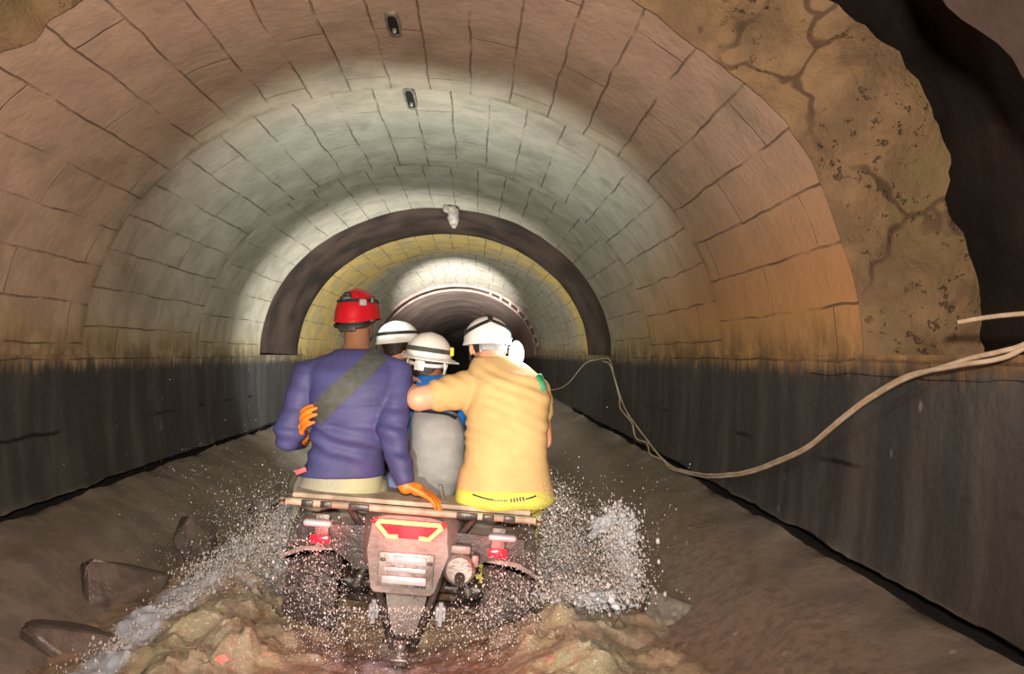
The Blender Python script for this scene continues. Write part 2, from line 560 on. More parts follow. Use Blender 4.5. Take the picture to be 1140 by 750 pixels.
def obj(name, g, mat, parent=None, smooth=True, origin=None, angle=40):
    me = bpy.data.meshes.new(name)
    me.from_pydata([tuple(v) for v in g[0]], [], g[1])
    bm = bmesh.new()
    bm.from_mesh(me)
    bmesh.ops.recalc_face_normals(bm, faces=bm.faces)
    bm.to_mesh(me)
    bm.free()
    if smooth:
        me.polygons.foreach_set('use_smooth', [True] * len(me.polygons))
        me.set_sharp_from_angle(angle=R(angle))
    if origin == 'base':
        zs = min(v[2] for v in g[0])
        xs = sum(v[0] for v in g[0]) / len(g[0])
        ys = sum(v[1] for v in g[0]) / len(g[0])
        origin = (xs, ys, zs)
    return put(name, me, mat, parent, origin)


def organic(name, parts, mat, parent=None, voxel=0.01, smooth=4, disp=None, cut=None, origin=None):
    V, F = join(*parts)
    me = bpy.data.meshes.new('tmp')
    me.from_pydata([tuple(v) for v in V], [], F)
    bm = bmesh.new()
    bm.from_mesh(me)
    bmesh.ops.recalc_face_normals(bm, faces=bm.faces)
    bm.to_mesh(me)
    bm.free()
    t = bpy.data.objects.new('tmp', me)
    COL.objects.link(t)
    r = t.modifiers.new('r', 'REMESH')
    r.mode = 'VOXEL'
    r.voxel_size = voxel
    if smooth:
        s = t.modifiers.new('s', 'SMOOTH')
        s.factor = 0.5
        s.iterations = smooth
    dg = bpy.context.evaluated_depsgraph_get()
    m2 = bpy.data.meshes.new_from_object(t.evaluated_get(dg))
    bpy.data.objects.remove(t)
    bpy.data.meshes.remove(me)
    m2.name = name
    if disp:
        ns = [v.normal.copy() for v in m2.vertices]
        for v, nn in zip(m2.vertices, ns):
            v.co += nn * disp(v.co)
    m2.polygons.foreach_set('use_smooth', [True] * len(m2.polygons))
    m2.update()
    if origin == 'base':
        n = len(m2.vertices)
        origin = (sum(v.co.x for v in m2.vertices) / n, sum(v.co.y for v in m2.vertices) / n, min(v.co.z for v in m2.vertices))
    return put(name, m2, mat, parent, origin)


def tag(o, label=None, cat=None, group=None, kind=None):
    if label:
        o['label'] = label
    if cat:
        o['category'] = cat
    if group:
        o['group'] = group
    if kind:
        o['kind'] = kind
    return o


def thing(name, loc, label, cat, group=None):
    o = bpy.data.objects.new(name, None)
    COL.objects.link(o)
    o.empty_display_size = 0.2
    o.location = loc
    ORG[o.name] = Vector(loc)
    return tag(o, label, cat, group)


def bvh_of(o):
    b = ORG[o.name]
    return BVHTree.FromPolygons([v.co + b for v in o.data.vertices], [tuple(p.vertices) for p in o.data.polygons])


def ribbon_on(bvh, pts, width, thick=0.004, lift=0.003, direction=1, sub=10, nw=6):
    """webbing laid on a surface: pts are (x, z) seen along +Y (direction 1) or -Y (-1)"""
    P = catmull([Vector((p[0], 0, p[1])) for p in pts], sub)
    rows = []
    for i, p in enumerate(P):
        t = (P[min(i + 1, len(P) - 1)] - P[max(i - 1, 0)]).normalized()
        s = Vector((-t.z, 0, t.x))
        row = []
        for j in range(nw + 1):
            q = p + s * width * (j / nw - 0.5)
            st = Vector((q.x, 3.0 - direction * 2.5, q.z))
            h = bvh.ray_cast(st, Vector((0, direction, 0)))
            if h[0] is None:
                row.append(None)
            else:
                row.append(h[0] + Vector((0, -direction, 0)) * lift)
        good = [r for r in row if r is not None]
        if not good:
            continue
        ym = min(good, key=lambda v: v.y * direction).y
        row = [r if r is not None else None for r in row]
        last = None
        for j in range(nw + 1):
            if row[j] is None:
                q = p + s * width * (j / nw - 0.5)
                near = [r for r in row if r is not None]
                row[j] = Vector((q.x, near[0].y, q.z))
        rows.append(row)
    rings = []
    for row in rows:
        back = [v + Vector((0, -direction, 0)) * thick for v in row]
        rings.append(row + back[::-1])
    return loft(rings, True)


def fold(v, k, amp, ax=(3, 3, 13), seed=0.0):
    p = Vector((v.x * ax[0] + seed, v.y * ax[1], v.z * ax[2])) * k
    return amp * noise.noise(p)


# ------------------------------------------------------------------ the tunnel
RX, RZ, ZS = 2.0, 1.67, 1.5


def vault_pt(t, y, dr):
    return Vector(((RX + dr) * math.cos(t), y, ZS + (RZ + dr) * math.sin(t)))


def vault_section(y0f, y1f, d0, d1, ny, nt=110, vs=0.0, face0=0.0, face1=0.0, amp=0.008):
    """one ring of lining; y0f/y1f give the end positions as a function of x; returns verts, faces, uvs"""
    V, F, UV = [], [], []
    arc = [0.0]
    for i in range(nt):
        a, b = vault_pt(PI * i / nt, 0, 0), vault_pt(PI * (i + 1) / nt, 0, 0)
        arc.append(arc[-1] + (b - a).length)
    rows = []
    if face0:
        rows.append((0.0, d0 + face0))
    for j in range(ny + 1):
        rows.append((j / ny, d0 + (d1 - d0) * j / ny))
    if face1:
        rows.append((1.0, d1 + face1))
    for s, dr in rows:
        for i in range(nt + 1):
            t = PI * i / nt
            x = RX * math.cos(t)
            y = y0f(x) + (y1f(x) - y0f(x)) * s
            p = vault_pt(t, y, 0)
            nn = noise.fractal(p * 1.7, 1.0, 2.0, 4) * amp * 1.4
            V.append(vault_pt(t, y, dr + nn))
            UV.append((y, arc[i] + vs))
    n = nt + 1
    for r in range(len(rows) - 1):
        for i in range(nt):
            F.append((r * n + i, r * n + i + 1, (r + 1) * n + i + 1, (r + 1) * n + i))
    return V, F, UV


def struct(name, g, mat, uv=None, smooth=True):
    me = bpy.data.meshes.new(name)
    me.from_pydata([tuple(v) for v in g[0]], [], g[1])
    if uv:
        l = me.uv_layers.new(name='UVMap')
        for lp in me.loops:
            l.data[lp.index].uv = uv[lp.vertex_index]
    if smooth:
        me.polygons.foreach_set('use_smooth', [True] * len(me.polygons))
        me.set_sharp_from_angle(angle=R(35))
    o = put(name, me, mat, None)
    o['kind'] = 'structure'
    return o


def rag(x, s, a):
    return a * noise.fractal(Vector((x * s, 7.3, 0)), 1.0, 2.0, 4)


edge_near = lambda x: 2.2 - 0.20 * x + rag(x, 5, 0.05)
edge_lit = lambda x: 2.90 + rag(x + 3, 5, 0.05)
cst = lambda c: (lambda x: c)
secs = []
secs.append(vault_section(edge_lit, cst(4.6), 0.0, -0.008, 26, vs=0.02, face1=0.05))
secs.append(vault_section(cst(4.6), cst(6.5), 0.008, -0.008, 18, vs=0.14, face1=0.05))
secs.append(vault_section(cst(6.5), cst(8.4), 0.008, 0.0, 18, vs=0.07, face1=0.25))
secs.append(vault_section(cst(10.2), cst(12.1), 0.0, 0.0, 16, vs=0.19))
secs.append(vault_section(cst(12.1), cst(14.0), 0.0, 0.0, 12, vs=0.05))
secs.append(vault_section(cst(14.0), cst(15.9), 0.0, 0.0, 10, vs=0.16))
secs.append(vault_section(cst(15.9), cst(17.5), 0.0, 0.0, 10, vs=0.1))
V, F, UV = [], [], []
for v, f, u in secs:
    o = len(V)
    V += v
    UV += u
    F += [tuple(i + o for i in q) for q in f]
struct('ceiling', (V, F), LIN, UV)
g = vault_section(cst(-4.0), edge_near, -0.01, 0.0, 30, face1=0.4, amp=0.02)
struct('trim_1', g[:2], M['oldlining'], g[2])
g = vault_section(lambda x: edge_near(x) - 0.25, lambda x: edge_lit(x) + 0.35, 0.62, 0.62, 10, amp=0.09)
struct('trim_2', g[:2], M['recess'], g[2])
# broken end face of the lining, about half a metre thick
V, F = [], []
nt, nr = 220, 14
for r_ in range(nr + 1):
    for i in range(nt + 1):
        t = PI * i / nt
        x = RX * math.cos(t)
        w_ = 0.50 + 0.10 * noise.fractal(Vector((t * 3.0, 2.0, 0)), 0.8, 2.0, 5)
        f_ = r_ / nr
        p = vault_pt(t, edge_lit(x), -0.015 + w_ * f_)
        a_ = noise.fractal(p * 3.0, 0.9, 2.0, 5)
        p.y += 0.05 * a_ * min(1, f_ * 4) - 0.10 * f_
        p.y += 0.30 * max(0, f_ - 0.86) / 0.14
        V.append(p)
for r_ in range(nr):
    for i in range(nt):
        a = r_ * (nt + 1) + i
        F.append((a, a + 1, a + nt + 2, a + nt + 1))
struct('trim_7', (V, F), FACE)
g = vault_section(cst(8.2), cst(10.35), 0.13, 0.004, 20, amp=0.012)
struct('trim_3', g[:2], M['gapband'], g[2])
g = vault_section(cst(17.5), cst(48.0), 0.0, 0.0, 60, amp=0.02)
struct('trim_4', g[:2], M['fartube'], g[2])
# pale flange ring at the mouth of the steel-lined stretch
g1 = tube([vault_pt(PI * i / 80, 17.45, -0.02) for i in range(81)], 0.045, 8)
g2 = tube([vault_pt(PI * i / 80, 17.62, -0.12) for i in range(81)], 0.03, 8)
lugs = [box(vault_pt(PI * i / 22, 17.5, -0.07), (0.06, 0.12, 0.10), 0.01) for i in range(1, 9)]
struct('trim_5', join(g1, g2, *lugs), M['ring'])


def wall(side):
    prof = [(2.0, 1.5), (2.004, 1.38), (2.0, 1.22), (1.995, 1.08), (1.985, 0.95), (1.975, 0.84), (1.965, 0.75), (1.957, 0.70),
            ('u', 0), ('n', 0), ('m', 0), ('l', 0), (1.90, 0.63), (1.80, 0.585), (1.62, 0.51), (1.48, 0.40), (1.32, 0.28), (1.18, 0.14), (1.04, 0.02), (1.0, -0.02)]
    ys = []
    y = -4.0
    while y < 48:
        ys.append(y)
        y += 0.045 if 1.0 < y < 9 else (0.12 if y < 18 else 0.6)
    V, F, UV = [], [], []
    n = len(prof)
    for y in ys:
        a = noise.fractal(Vector((y * 3.1, side * 4.0, 1.0)), 1.0, 2.0, 5)
        b = noise.fractal(Vector((y * 2.3, side * 9.0, 5.0)), 1.0, 2.0, 5)
        drift = 0.02 * noise.noise(Vector((y * 0.6, side * 3, 0)))
        op = max(0.006, 0.036 + 0.034 * b + 0.012 * noise.noise(Vector((y * 11, side, 3)))) if y < 11.5 else 0.004
        zc = 0.675 + drift
        dep = 0.07 if op > 0.004 else 0.004
        for k, (x, z) in enumerate(prof):
            if x == 'u':
                x, z = 1.955 + 0.008 * a, zc + op * 0.6 + 0.006 * a
            elif x == 'n':
                x, z = 1.955 + dep * 1.6, zc + op * 0.2
            elif x == 'm':
                x, z = 1.955 + dep * 1.6, zc - op * 1.6
            elif x == 'l':
                x, z = 1.945 + 0.012 * b, zc - op * 0.6 - 0.01 * b
            else:
                q = noise.fractal(Vector((y * 1.6, z * 2.0, side * 5.0)), 1.0, 2.0, 4)
                x += 0.014 * q
                if 0.2 < z < 0.62:
                    x += 0.03 * noise.noise(Vector((y * 2.2, side * 6.0, z * 4)))
            V.append(Vector((x * side, y, z)))
            UV.append((y, z))
    for r in range(len(ys) - 1):
        for k in range(n - 1):
            q = (r * n + k, r * n + k + 1, (r + 1) * n + k + 1, (r + 1) * n + k)
            F.append(q if side > 0 else q[::-1])
    return V, F, UV


for side, nm in ((-1, 'wall_left'), (1, 'wall_right')):
    g = wall(side)
    wo = struct(nm, g[:2], LIN, g[2])
    wo.data.materials.append(M['hole_shade'])
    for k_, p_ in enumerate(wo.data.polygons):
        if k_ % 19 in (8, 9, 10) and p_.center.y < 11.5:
            p_.material_index = 1  # crack inside coloured black: dark silt plus its deep shade
# ledge on top of the lower wall inside the two gaps in the lining
V, F = [], []
for s in (-1, 1):
    for ya, yb, dx in ((1.2, 3.4, 0.72), (8.1, 10.5, 0.2)):
        n = 30
        for i in range(n + 1):
            y = ya + (yb - ya) * i / n
            o = len(V)
            V += [Vector((s * 1.985, y, 1.5 - (0.08 if dx > 0.3 else 0.0) + rag(y, 4, 0.012))), Vector((s * (2.0 + dx), y, 1.49 - (0.06 if dx > 0.3 else 0.0) + rag(y, 3, 0.02)))]
            if i:
                F.append((o - 2, o - 1, o + 1, o) if s > 0 else (o, o + 1, o - 1, o - 2))
struct('trim_6', (V, F), M['recess'])
struct('floor', ([Vector(p) for p in ((-1.06, -4, 0), (1.06, -4, 0), (1.06, 48, 0), (-1.06, 48, 0))], [(0, 1, 2, 3)]), M['floor'])
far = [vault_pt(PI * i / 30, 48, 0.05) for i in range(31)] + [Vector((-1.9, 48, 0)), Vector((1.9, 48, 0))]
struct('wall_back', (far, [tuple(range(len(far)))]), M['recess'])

# iron frames with a dark slot in the crown, and things hanging from it


def crown_slot(px, py0, py1, wpx, label):
    D0 = FPX * 1.665 / (395 - py0)
    D1 = FPX * 1.665 / (395 - py1)
    Dm = (D0 + D1) / 2
    c = at(px, (py0 + py1) / 2, Dm)
    L = abs(D1 - D0)
    wd = wpx / FPX * Dm
    z = ZS + (RZ) * math.sqrt(1 - (c.x / RX) ** 2)
    r = thing('ceiling_slot', (c.x, Dm, z), label, 'ceiling opening', 'slots in the tunnel crown')
    out, inn = [], []
    for i in range(28):
        a = 2 * PI * i / 28
        ex = math.copysign(abs(math.cos(a)) ** 0.6, math.cos(a))
        ey = math.copysign(abs(math.sin(a)) ** 0.6, math.sin(a))
        out.append((ex * wd * 0.62, ey * L * 0.54))
        inn.append((ex * wd * 0.42, ey * L * 0.46))
    rr = []
    for pts, dz in ((out, 0.02), (out, -0.02), (inn, -0.022), (inn, 0.0)):
        rr.append([Vector((c.x + p[0], Dm + p[1], z + dz)) for p in pts])
    obj('rim', loft(rr, False), M['lime'], r)
    rr = [[Vector((c.x + p[0] * s, Dm + p[1] * s, z + dz)) for p in inn] for s, dz in ((1.0, -0.016), (0.9, -0.008))]
    obj('opening_shade', loft(rr, True), M['hole_shade'], r)  # black plate stands in for the shade inside the slot
    obj('bolt', limb([(c.x, Dm + L * 0.2, z + 0.0), (c.x, Dm + L * 0.2, z - 0.03)], [0.012, 0.012], 8, 2), M['steel'], r)
    return r


crown_slot(438, 13, 37, 13, 'dark elongated slot in the tunnel crown nearest the top edge')
crown_slot(457, 97, 119, 10, 'narrower black slot in the crown at the second ring joint')
c = at(503, 228, 8.25)
r = thing('hanging_pipe_stub', (c.x, c.y, 3.12), 'pale crusted pipe stub hanging from crown in front of dark ring', 'pipe')
obj('pipe', tube([(c.x, c.y, 3.22), (c.x, c.y, 3.10), (c.x + 0.01, c.y, 3.03)], [0.075, 0.07, 0.062], 14), M['iron'], r)
organic('lime_crust', [limb([(c.x + 0.01, c.y - 0.03, 3.10), (c.x + 0.02, c.y - 0.02, 2.98), (c.x + 0.02, c.y - 0.01, 2.93)], [0.07, 0.06, 0.03], 12),
                       ell((c.x - 0.05, c.y - 0.03, 3.13), (0.05, 0.05, 0.05))], M['lime'], r, 0.012, 3,
        lambda v: 0.012 * noise.noise(v * 22))

# ------------------------------------------------------------------ water
random.seed(5)
ATX, ATY = 0.115, 3.15


def water_surface():
    xs = [-1.34 + 0.02 * i for i in range(135)]
    ys = []
    y = 0.6
    while y < 46:
        ys.append(y)
        y += 0.02 if y < 5.5 else (0.08 if y < 12 else 0.6)
    V, F, FO, TN = [], [], [], []
    for y in ys:
        for x in xs:
            u = x - ATX
            dy = y - 3.4
            side = abs(u)
            turb = math.exp(-((dy - 0.0) / 1.2) ** 2) * (0.35 + 0.65 * math.exp(-((side - 0.8) / 0.45) ** 2))
            turb = max(turb, 0.10)
            p = Vector((x * 3.2, y * 2.6, 0))
            wx = noise.noise(Vector((x * 4, y * 4, 4))) * 0.12
            wy = noise.noise(Vector((x * 4, y * 4, 14))) * 0.12
            h = noise.fractal(p, 0.8, 2.1, 5) * 0.09 * turb
            for fr, am in ((6, 0.034), (12, 0.022), (23, 0.013), (42, 0.006)):
                h += am * (abs(noise.noise(Vector(((x + wx) * fr, (y + wy) * fr, fr)))) - 0.25) * turb * 2.0
            # bow waves thrown up on both sides of the machine, hollow behind it
            h += (0.10 if u > 0 else 0.14) * math.exp(-((side - 0.74) / 0.24) ** 2 - ((dy + 0.35) / 0.42) ** 2) * (0.8 + 0.5 * noise.noise(Vector((x * 5, y * 5, 9))))
            h += 0.10 * math.exp(-((side - 0.95) / 0.16) ** 2 - ((dy - 0.9) / 0.8) ** 2)
            h -= 0.13 * math.exp(-(u / 0.50) ** 2 - ((dy + 0.1) / 0.55) ** 2)
            h += 0.05 * math.exp(-(u / 0.3) ** 2 - ((dy + 0.75) / 0.3) ** 2)
            V.append(Vector((x, y, 0.275 + h)))
            TN.append(min(1.0, 1.1 * math.exp(-((side - 0.74) / 0.30) ** 2 - ((dy + 0.25) / 0.55) ** 2)))
            left_run = math.exp(-((x + 1.03 - 0.02 * math.sin(y * 5)) / 0.13) ** 2) * (1 if y < 7 else 0.3)
            fo = 0.95 * left_run + 0.55 * math.exp(-((side - 0.75) / 0.4) ** 2 - ((dy - 0.8) / 1.0) ** 2) + 0.62 * math.exp(-(u / 0.42) ** 2 - ((dy + 0.35) / 0.5) ** 2)
            fo += 0.9 * max(0, h - 0.09) * 2
            FO.append(min(1.0, fo) if y < 8 else 0.15)
    n = len(xs)
    for j in range(len(ys) - 1):
        for i in range(n - 1):
            F.append((j * n + i, j * n + i + 1, (j + 1) * n + i + 1, (j + 1) * n + i))
    o = obj('water', (V, F), WATER, None)
    a = o.data.attributes.new('foam', 'FLOAT', 'POINT')
    a.data.foreach_set('value', FO)
    a = o.data.attributes.new('froth', 'FLOAT', 'POINT')
    a.data.foreach_set('value', TN)
    tag(o, 'murky brown flood water churning along the tunnel floor', 'water', kind='stuff')


water_surface()

# ------------------------------------------------------------------ broken concrete along the water's edge


def chunk(px, py, D, sx, sy, sz, seed, label, rot=0.0, zoff=0.0):
    rnd = random.Random(seed)
    bm = bmesh.new()
    for _ in range(16):
        v = Vector((rnd.uniform(-1, 1), rnd.uniform(-1, 1), rnd.uniform(-1, 1)))
        m = max(abs(v.x), abs(v.y), abs(v.z))
        v = v / m * rnd.uniform(0.8, 1.0)
        bm.verts.new((v.x * sx / 2, v.y * sy / 2, v.z * sz / 2))
    res = bmesh.ops.convex_hull(bm, input=bm.verts)
    junk = [e for e in res['geom_interior'] if isinstance(e, bmesh.types.BMVert)]
    bmesh.ops.delete(bm, geom=junk, context='VERTS')
    bmesh.ops.bevel(bm, geom=bm.edges[:], offset=0.012, segments=2, profile=0.5, affect='EDGES')
    bm.verts.index_update()
    g = ([v.co.copy() for v in bm.verts], [tuple(v.index for v in f.verts) for f in bm.faces])
    bm.free()
    c = at(px, py, D)
    g = xf(g, Matrix.Translation(c + Vector((0, 0, zoff))) @ Matrix.Rotation(rot, 4, 'Z') @ Matrix.Rotation(0.35, 4, 'Y'))
    o = obj('concrete_chunk', g, M['rock'] if px < 600 else M['lime'], None, True, 'base', 25)
    return tag(o, label, 'rubble', 'broken concrete along the water')


chunk(292, 568, 5.4, 0.25, 0.35, 0.26, 3, 'small dark broken concrete chunk nearest the riders on the left')
chunk(224, 600, 4.6, 0.33, 0.40, 0.32, 8, 'middle dark wedge of concrete at left edge of the water', 0.3)
chunk(132, 668, 3.75, 0.52, 0.50, 0.40, 11, 'large dark slab of broken concrete at lower left', 0.5)
chunk(78, 725, 3.2, 0.42, 0.40, 0.30, 14, 'low brown concrete block at bottom left corner of the water', 0.2)
chunk(748, 690, 3.42, 0.20, 0.26, 0.22, 21, 'pale chipped concrete lump at right edge of the water', 0.4)

# ------------------------------------------------------------------ cables on the right wall


def cable(name, pts, rad, label, off=0.0):
    P = catmull([at(*p) + Vector((off, 0, 0)) for p in pts], 10)
    P = [p + Vector((0, 0, 0.006 * noise.noise(p * 4 + Vector((off * 90, 0, 0))))) for p in P]
    o = obj(name, tube(P, rad, 8), M['cable'], None, True, 'base')
    return tag(o, label, 'cable', 'cables along the right wall')


common = [(800, 528, 4.45), (845, 520, 3.85), (900, 495, 3.28), (945, 458, 2.90), (975, 438, 2.72), (1010, 418, 2.52)]
cable('cable', [(606, 433, 14.3), (620, 433, 12.8), (633, 426, 11.6), (650, 406, 10.2), (664, 400, 9.1), (678, 400, 8.3), (684, 420, 7.85), (692, 445, 7.55),
                (700, 462, 7.1), (718, 486, 6.4), (735, 508, 5.85), (752, 521, 5.45), (775, 526, 4.95)] + common + [(1060, 408, 2.25), (1110, 400, 2.08), (1145, 384, 1.98), (1230, 330, 1.75)],
      0.0075, 'long pale cable draped along the right wall into the dark gap, upper strand')
cable('cable', [(672, 402, 8.6), (680, 408, 8.1), (689, 440, 7.7), (691, 455, 7.4), (703, 470, 7.0), (708, 487, 6.7), (720, 493, 6.4), (724, 505, 6.1), (738, 512, 5.8), (748, 522, 5.5), (776, 529, 4.95)]
      + [(a, b + 3, d - 0.02) for a, b, d in common] + [(1070, 402, 2.22), (1115, 391, 2.06), (1147, 380, 1.97), (1230, 335, 1.75)],
      0.0075, 'kinked lower pale cable strand hanging beside the long one')
cable('cable', [(1068, 358, 2.22), (1100, 353, 2.12), (1145, 349, 1.98), (1230, 345, 1.8)], 0.007, 'short pale cable end poking out high at the right edge')

# ------------------------------------------------------------------ the quad bike
ATV = Matrix.Translation(Vector((ATX, ATY, 0.0))) @ Matrix.Rotation(R(4.6), 4, 'Y')
quad = thing('quad_bike', (ATX, ATY + 0.6, 0), 'muddy quad bike with lit red tail lamp wading through the water', 'quad bike')


def q(name, g, mat, parent=None, smooth=True, angle=40):
    return obj(name, xf(g, ATV), mat, parent or quad, smooth, None, angle)


def wheel(cx, cy, wd, rad):
    prof = []
    h = wd / 2
    for a, b in ((-0.62, 0.50), (-0.92, 0.62), (-1.0, 0.78), (-0.94, 0.90), (-0.6, 0.955), (0, 0.965), (0.6, 0.955), (0.94, 0.90), (1.0, 0.78), (0.92, 0.62), (0.62, 0.50)):
        prof.append((a * h, b * rad))
    parts = [lathe_x(prof, 44)]
    n = 22
    for i in range(n):
        for k, (xa, tw) in enumerate(((-0.62, 0.5), (0.0, -0.25), (0.62, -0.5))):
            a = 2 * PI * (i + (0.5 if k == 1 else 0)) / n
            b = box((xa * h, 0, rad * 0.965), (h * 0.52, rad * 0.13, rad * 0.085), 0.006, Matrix.Rotation(tw, 3, 'Z'), 1)
            parts.append(xf(b, Matrix.Rotation(a, 4, 'X')))
        for sx in (-1, 1):
            a = 2 * PI * (i + 0.25) / n
            b = box((sx * h * 0.96, 0, rad * 0.84), (0.02, rad * 0.12, rad * 0.16), 0.005, None, 1)
            parts.append(xf(b, Matrix.Rotation(a, 4, 'X')))
    g = xf(join(*parts), Matrix.Translation(Vector((cx, cy, rad))))
    t = q('tyre', g, M['rubber'], None, True, 30)
    rim = lathe_x([(-h * 0.55, 0.05), (-h * 0.5, 0.12), (-h * 0.35, rad * 0.36), (-h * 0.66, rad * 0.50), (h * 0.66, rad * 0.50), (h * 0.35, rad * 0.36), (h * 0.5, 0.12), (h * 0.55, 0.05)], 32)
    q('wheel_rim', xf(rim, Matrix.Translation(Vector((cx, cy, rad)))), M['steel'], t)


for sx in (-1, 1):
    wheel(sx * 0.465, 0.62, 0.25, 0.325)
    wheel(sx * 0.45, 1.95, 0.22, 0.32)
# axle, swing arms, differential, hitch
q('rear_axle', join(tube([(-0.36, 0.62, 0.33), (0.36, 0.62, 0.33)], 0.028, 12), lathe_x([(-0.33, 0.05), (-0.30, 0.06), (-0.27, 0.04)], 16) if False else tube([(-0.33, 0.62, 0.33), (-0.26, 0.62, 0.33)], 0.055, 14),
                    tube([(0.26, 0.62, 0.33), (0.33, 0.62, 0.33)], 0.055, 14)), M['blackplastic'])
organic('differential', [xf(ell((0, 0.60, 0.36), (0.10, 0.13, 0.10)), ATV), xf(limb([(0, 0.5, 0.38), (0, 0.42, 0.37)], [0.075, 0.06]), ATV), xf(limb([(-0.11, 0.6, 0.36), (0.11, 0.6, 0.36)], [0.06, 0.06]), ATV)], M['steel'], quad, 0.01, 3)
for sx in (-1, 1):
    q('swing_arm', join(tube([(sx * 0.10, 0.45, 0.30), (sx * 0.34, 0.56, 0.27)], 0.018, 10), tube([(sx * 0.10, 0.75, 0.30), (sx * 0.34, 0.66, 0.27)], 0.018, 10), tube([(sx * 0.11, 0.50, 0.47), (sx * 0.33, 0.60, 0.43)], 0.015, 10)), M['blackplastic'])
    # coil spring shock absorber
    a, b = Vector((sx * 0.28, 0.50, 0.34)), Vector((sx * 0.17, 0.50, 0.64))
    coil = []
    ax = (b - a).normalized()
    u = ax.cross(Vector((0, 1, 0))).normalized()
    v = ax.cross(u)
    for i in range(90):
        t = i / 89
        an = t * 2 * PI * 7
        coil.append(a.lerp(b, 0.12 + 0.7 * t) + (u * math.cos(an) + v * math.sin(an)) * 0.036)
    sh = q('shock_absorber', tube([a, b], 0.02, 10), M['steel'])
    q('coil_spring', tube(coil, 0.007, 6), M['blackplastic'], sh)
    q('valve', join(box((sx * 0.245, 0.40, 0.47), (0.02, 0.05, 0.014), 0.004), tube([(sx * 0.245, 0.40, 0.45), (sx * 0.245, 0.39, 0.49)], 0.008, 8)), M['brass'])
# V-shaped rear frame with the tow hitch
fr = [tube(catmull([(sx * 0.145, 0.10, 0.56), (sx * 0.13, 0.10, 0.48), (sx * 0.075, 0.12, 0.30), (sx * 0.045, 0.14, 0.20)], 6), 0.017, 10) for sx in (-1, 1)]
fr += [tube([(-0.05, 0.14, 0.225), (0.05, 0.14, 0.225)], 0.014, 10), tube([(-0.145, 0.10, 0.545), (0.145, 0.10, 0.545)], 0.014, 10)]
fr += [tube([(sx * 0.13, 0.1, 0.5), (sx * 0.14, 0.6, 0.45)], 0.018, 10) for sx in (-1, 1)]
fr += [tube([(sx * 0.045, 0.14, 0.20), (sx * 0.08, 0.7, 0.20)], 0.018, 10) for sx in (-1, 1)]
q('rear_frame', join(*fr), M['blackplastic'])
q('skid_plate', prism([(-0.10, 0.47), (0.10, 0.47), (0.055, 0.25), (-0.055, 0.25)], 0.15, 0.165), M['plastic'])
hb = q('tow_hitch', join(box((0, 0.09, 0.185), (0.06, 0.14, 0.045), 0.006), box((0, 0.02, 0.20), (0.075, 0.06, 0.012), 0.003), tube([(0, 0.02, 0.20), (0, 0.02, 0.235)], 0.014, 12)), M['steel'])
q('hitch_ball', ell((0, 0.02, 0.252), (0.025, 0.025, 0.025)), M['steel'], hb)
for sx, zz in ((-1, 0.30), (1, 0.31)):
    q('hose_clamp', join(box((sx * 0.155, 0.3, zz), (0.05, 0.05, 0.07), 0.01), tube([(sx * 0.155, 0.27, zz - 0.05), (sx * 0.155, 0.27, zz + 0.06)], 0.012, 8)), M['silver'])

# body: tail section, fenders, seat, front
tail = []
for y, hw, zt, zb in ((0.0, 0.165, 0.815, 0.60), (0.05, 0.20, 0.83, 0.56), (0.35, 0.24, 0.84, 0.5), (0.9, 0.22, 0.83, 0.45), (1.5, 0.2, 0.85, 0.45), (2.1, 0.18, 0.9, 0.5), (2.25, 0.1, 0.8, 0.6)):
    ring = []
    for i in range(24):
        a = 2 * PI * i / 24
        ex = math.copysign(abs(math.cos(a)) ** 0.45, math.cos(a))
        ez = math.copysign(abs(math.sin(a)) ** 0.45, math.sin(a))
        ring.append(Vector((ex * hw, y, (zt + zb) / 2 + ez * (zt - zb) / 2)))
    tail.append(ring)
q('body', loft(tail), M['plastic'])
for sx in (-1, 1):
    # fender arch over each rear wheel
    rings = []
    for i in range(15):
        a = R(-8 + 160 * i / 14)
        cy, cz = 0.62, 0.36
        rr = 0.42
        y = cy - math.cos(a) * 0.50
        z = cz + math.sin(a) * rr + (0.06 if i < 4 else 0)
        z = max(z, 0.60 if i < 5 else 0.45)
        row = []
        for x0, dz in ((0.16, 0.03), (0.30, 0.035), (0.48, 0.02), (0.56, -0.02), (0.575, -0.05), (0.565, -0.05), (0.55, -0.035), (0.47, 0.0), (0.30, 0.015), (0.16, 0.01)):
            row.append(Vector((sx * x0, y, z + dz)))
        rings.append(row)
    fd = q('rear_fender', loft(rings), M['plastic'])
    q('mudflap', prism([(sx * 0.20, 0.74), (sx * 0.50, 0.73), (sx * 0.50, 0.66), (sx * 0.33, 0.62), (sx * 0.22, 0.55), (sx * 0.17, 0.55)], 0.09, 0.10), M['blackplastic'], fd)
    mk = q('fender_lamp', join(box((sx * 0.40, 0.05, 0.745), (0.125, 0.05, 0.03), 0.014, None, 3)), M['silver'])
    q('bracket', box((sx * 0.385, 0.075, 0.715), (0.06, 0.02, 0.13), 0.005), M['plastic'], mk)
    rf = q('rear_reflector', box((sx * 0.385, 0.045, 0.675), (0.082, 0.025, 0.036), 0.006), M['redref'])
    rings = []
    for i in range(13):
        a = R(10 + 160 * i / 12)
        y = 1.95 - math.cos(a) * 0.45
        z = 0.36 + math.sin(a) * 0.42
        rings.append([Vector((sx * x0, y, z + dz)) for x0, dz in ((0.15, 0.03), (0.45, 0.03), (0.55, 0.0), (0.55, -0.02), (0.45, 0.01), (0.15, 0.01))])
    q('front_fender', loft(rings), M['plastic'])
    q('footboard', box((sx * 0.34, 1.27, 0.33), (0.26, 0.75, 0.03), 0.01), M['blackplastic'])
seat = []
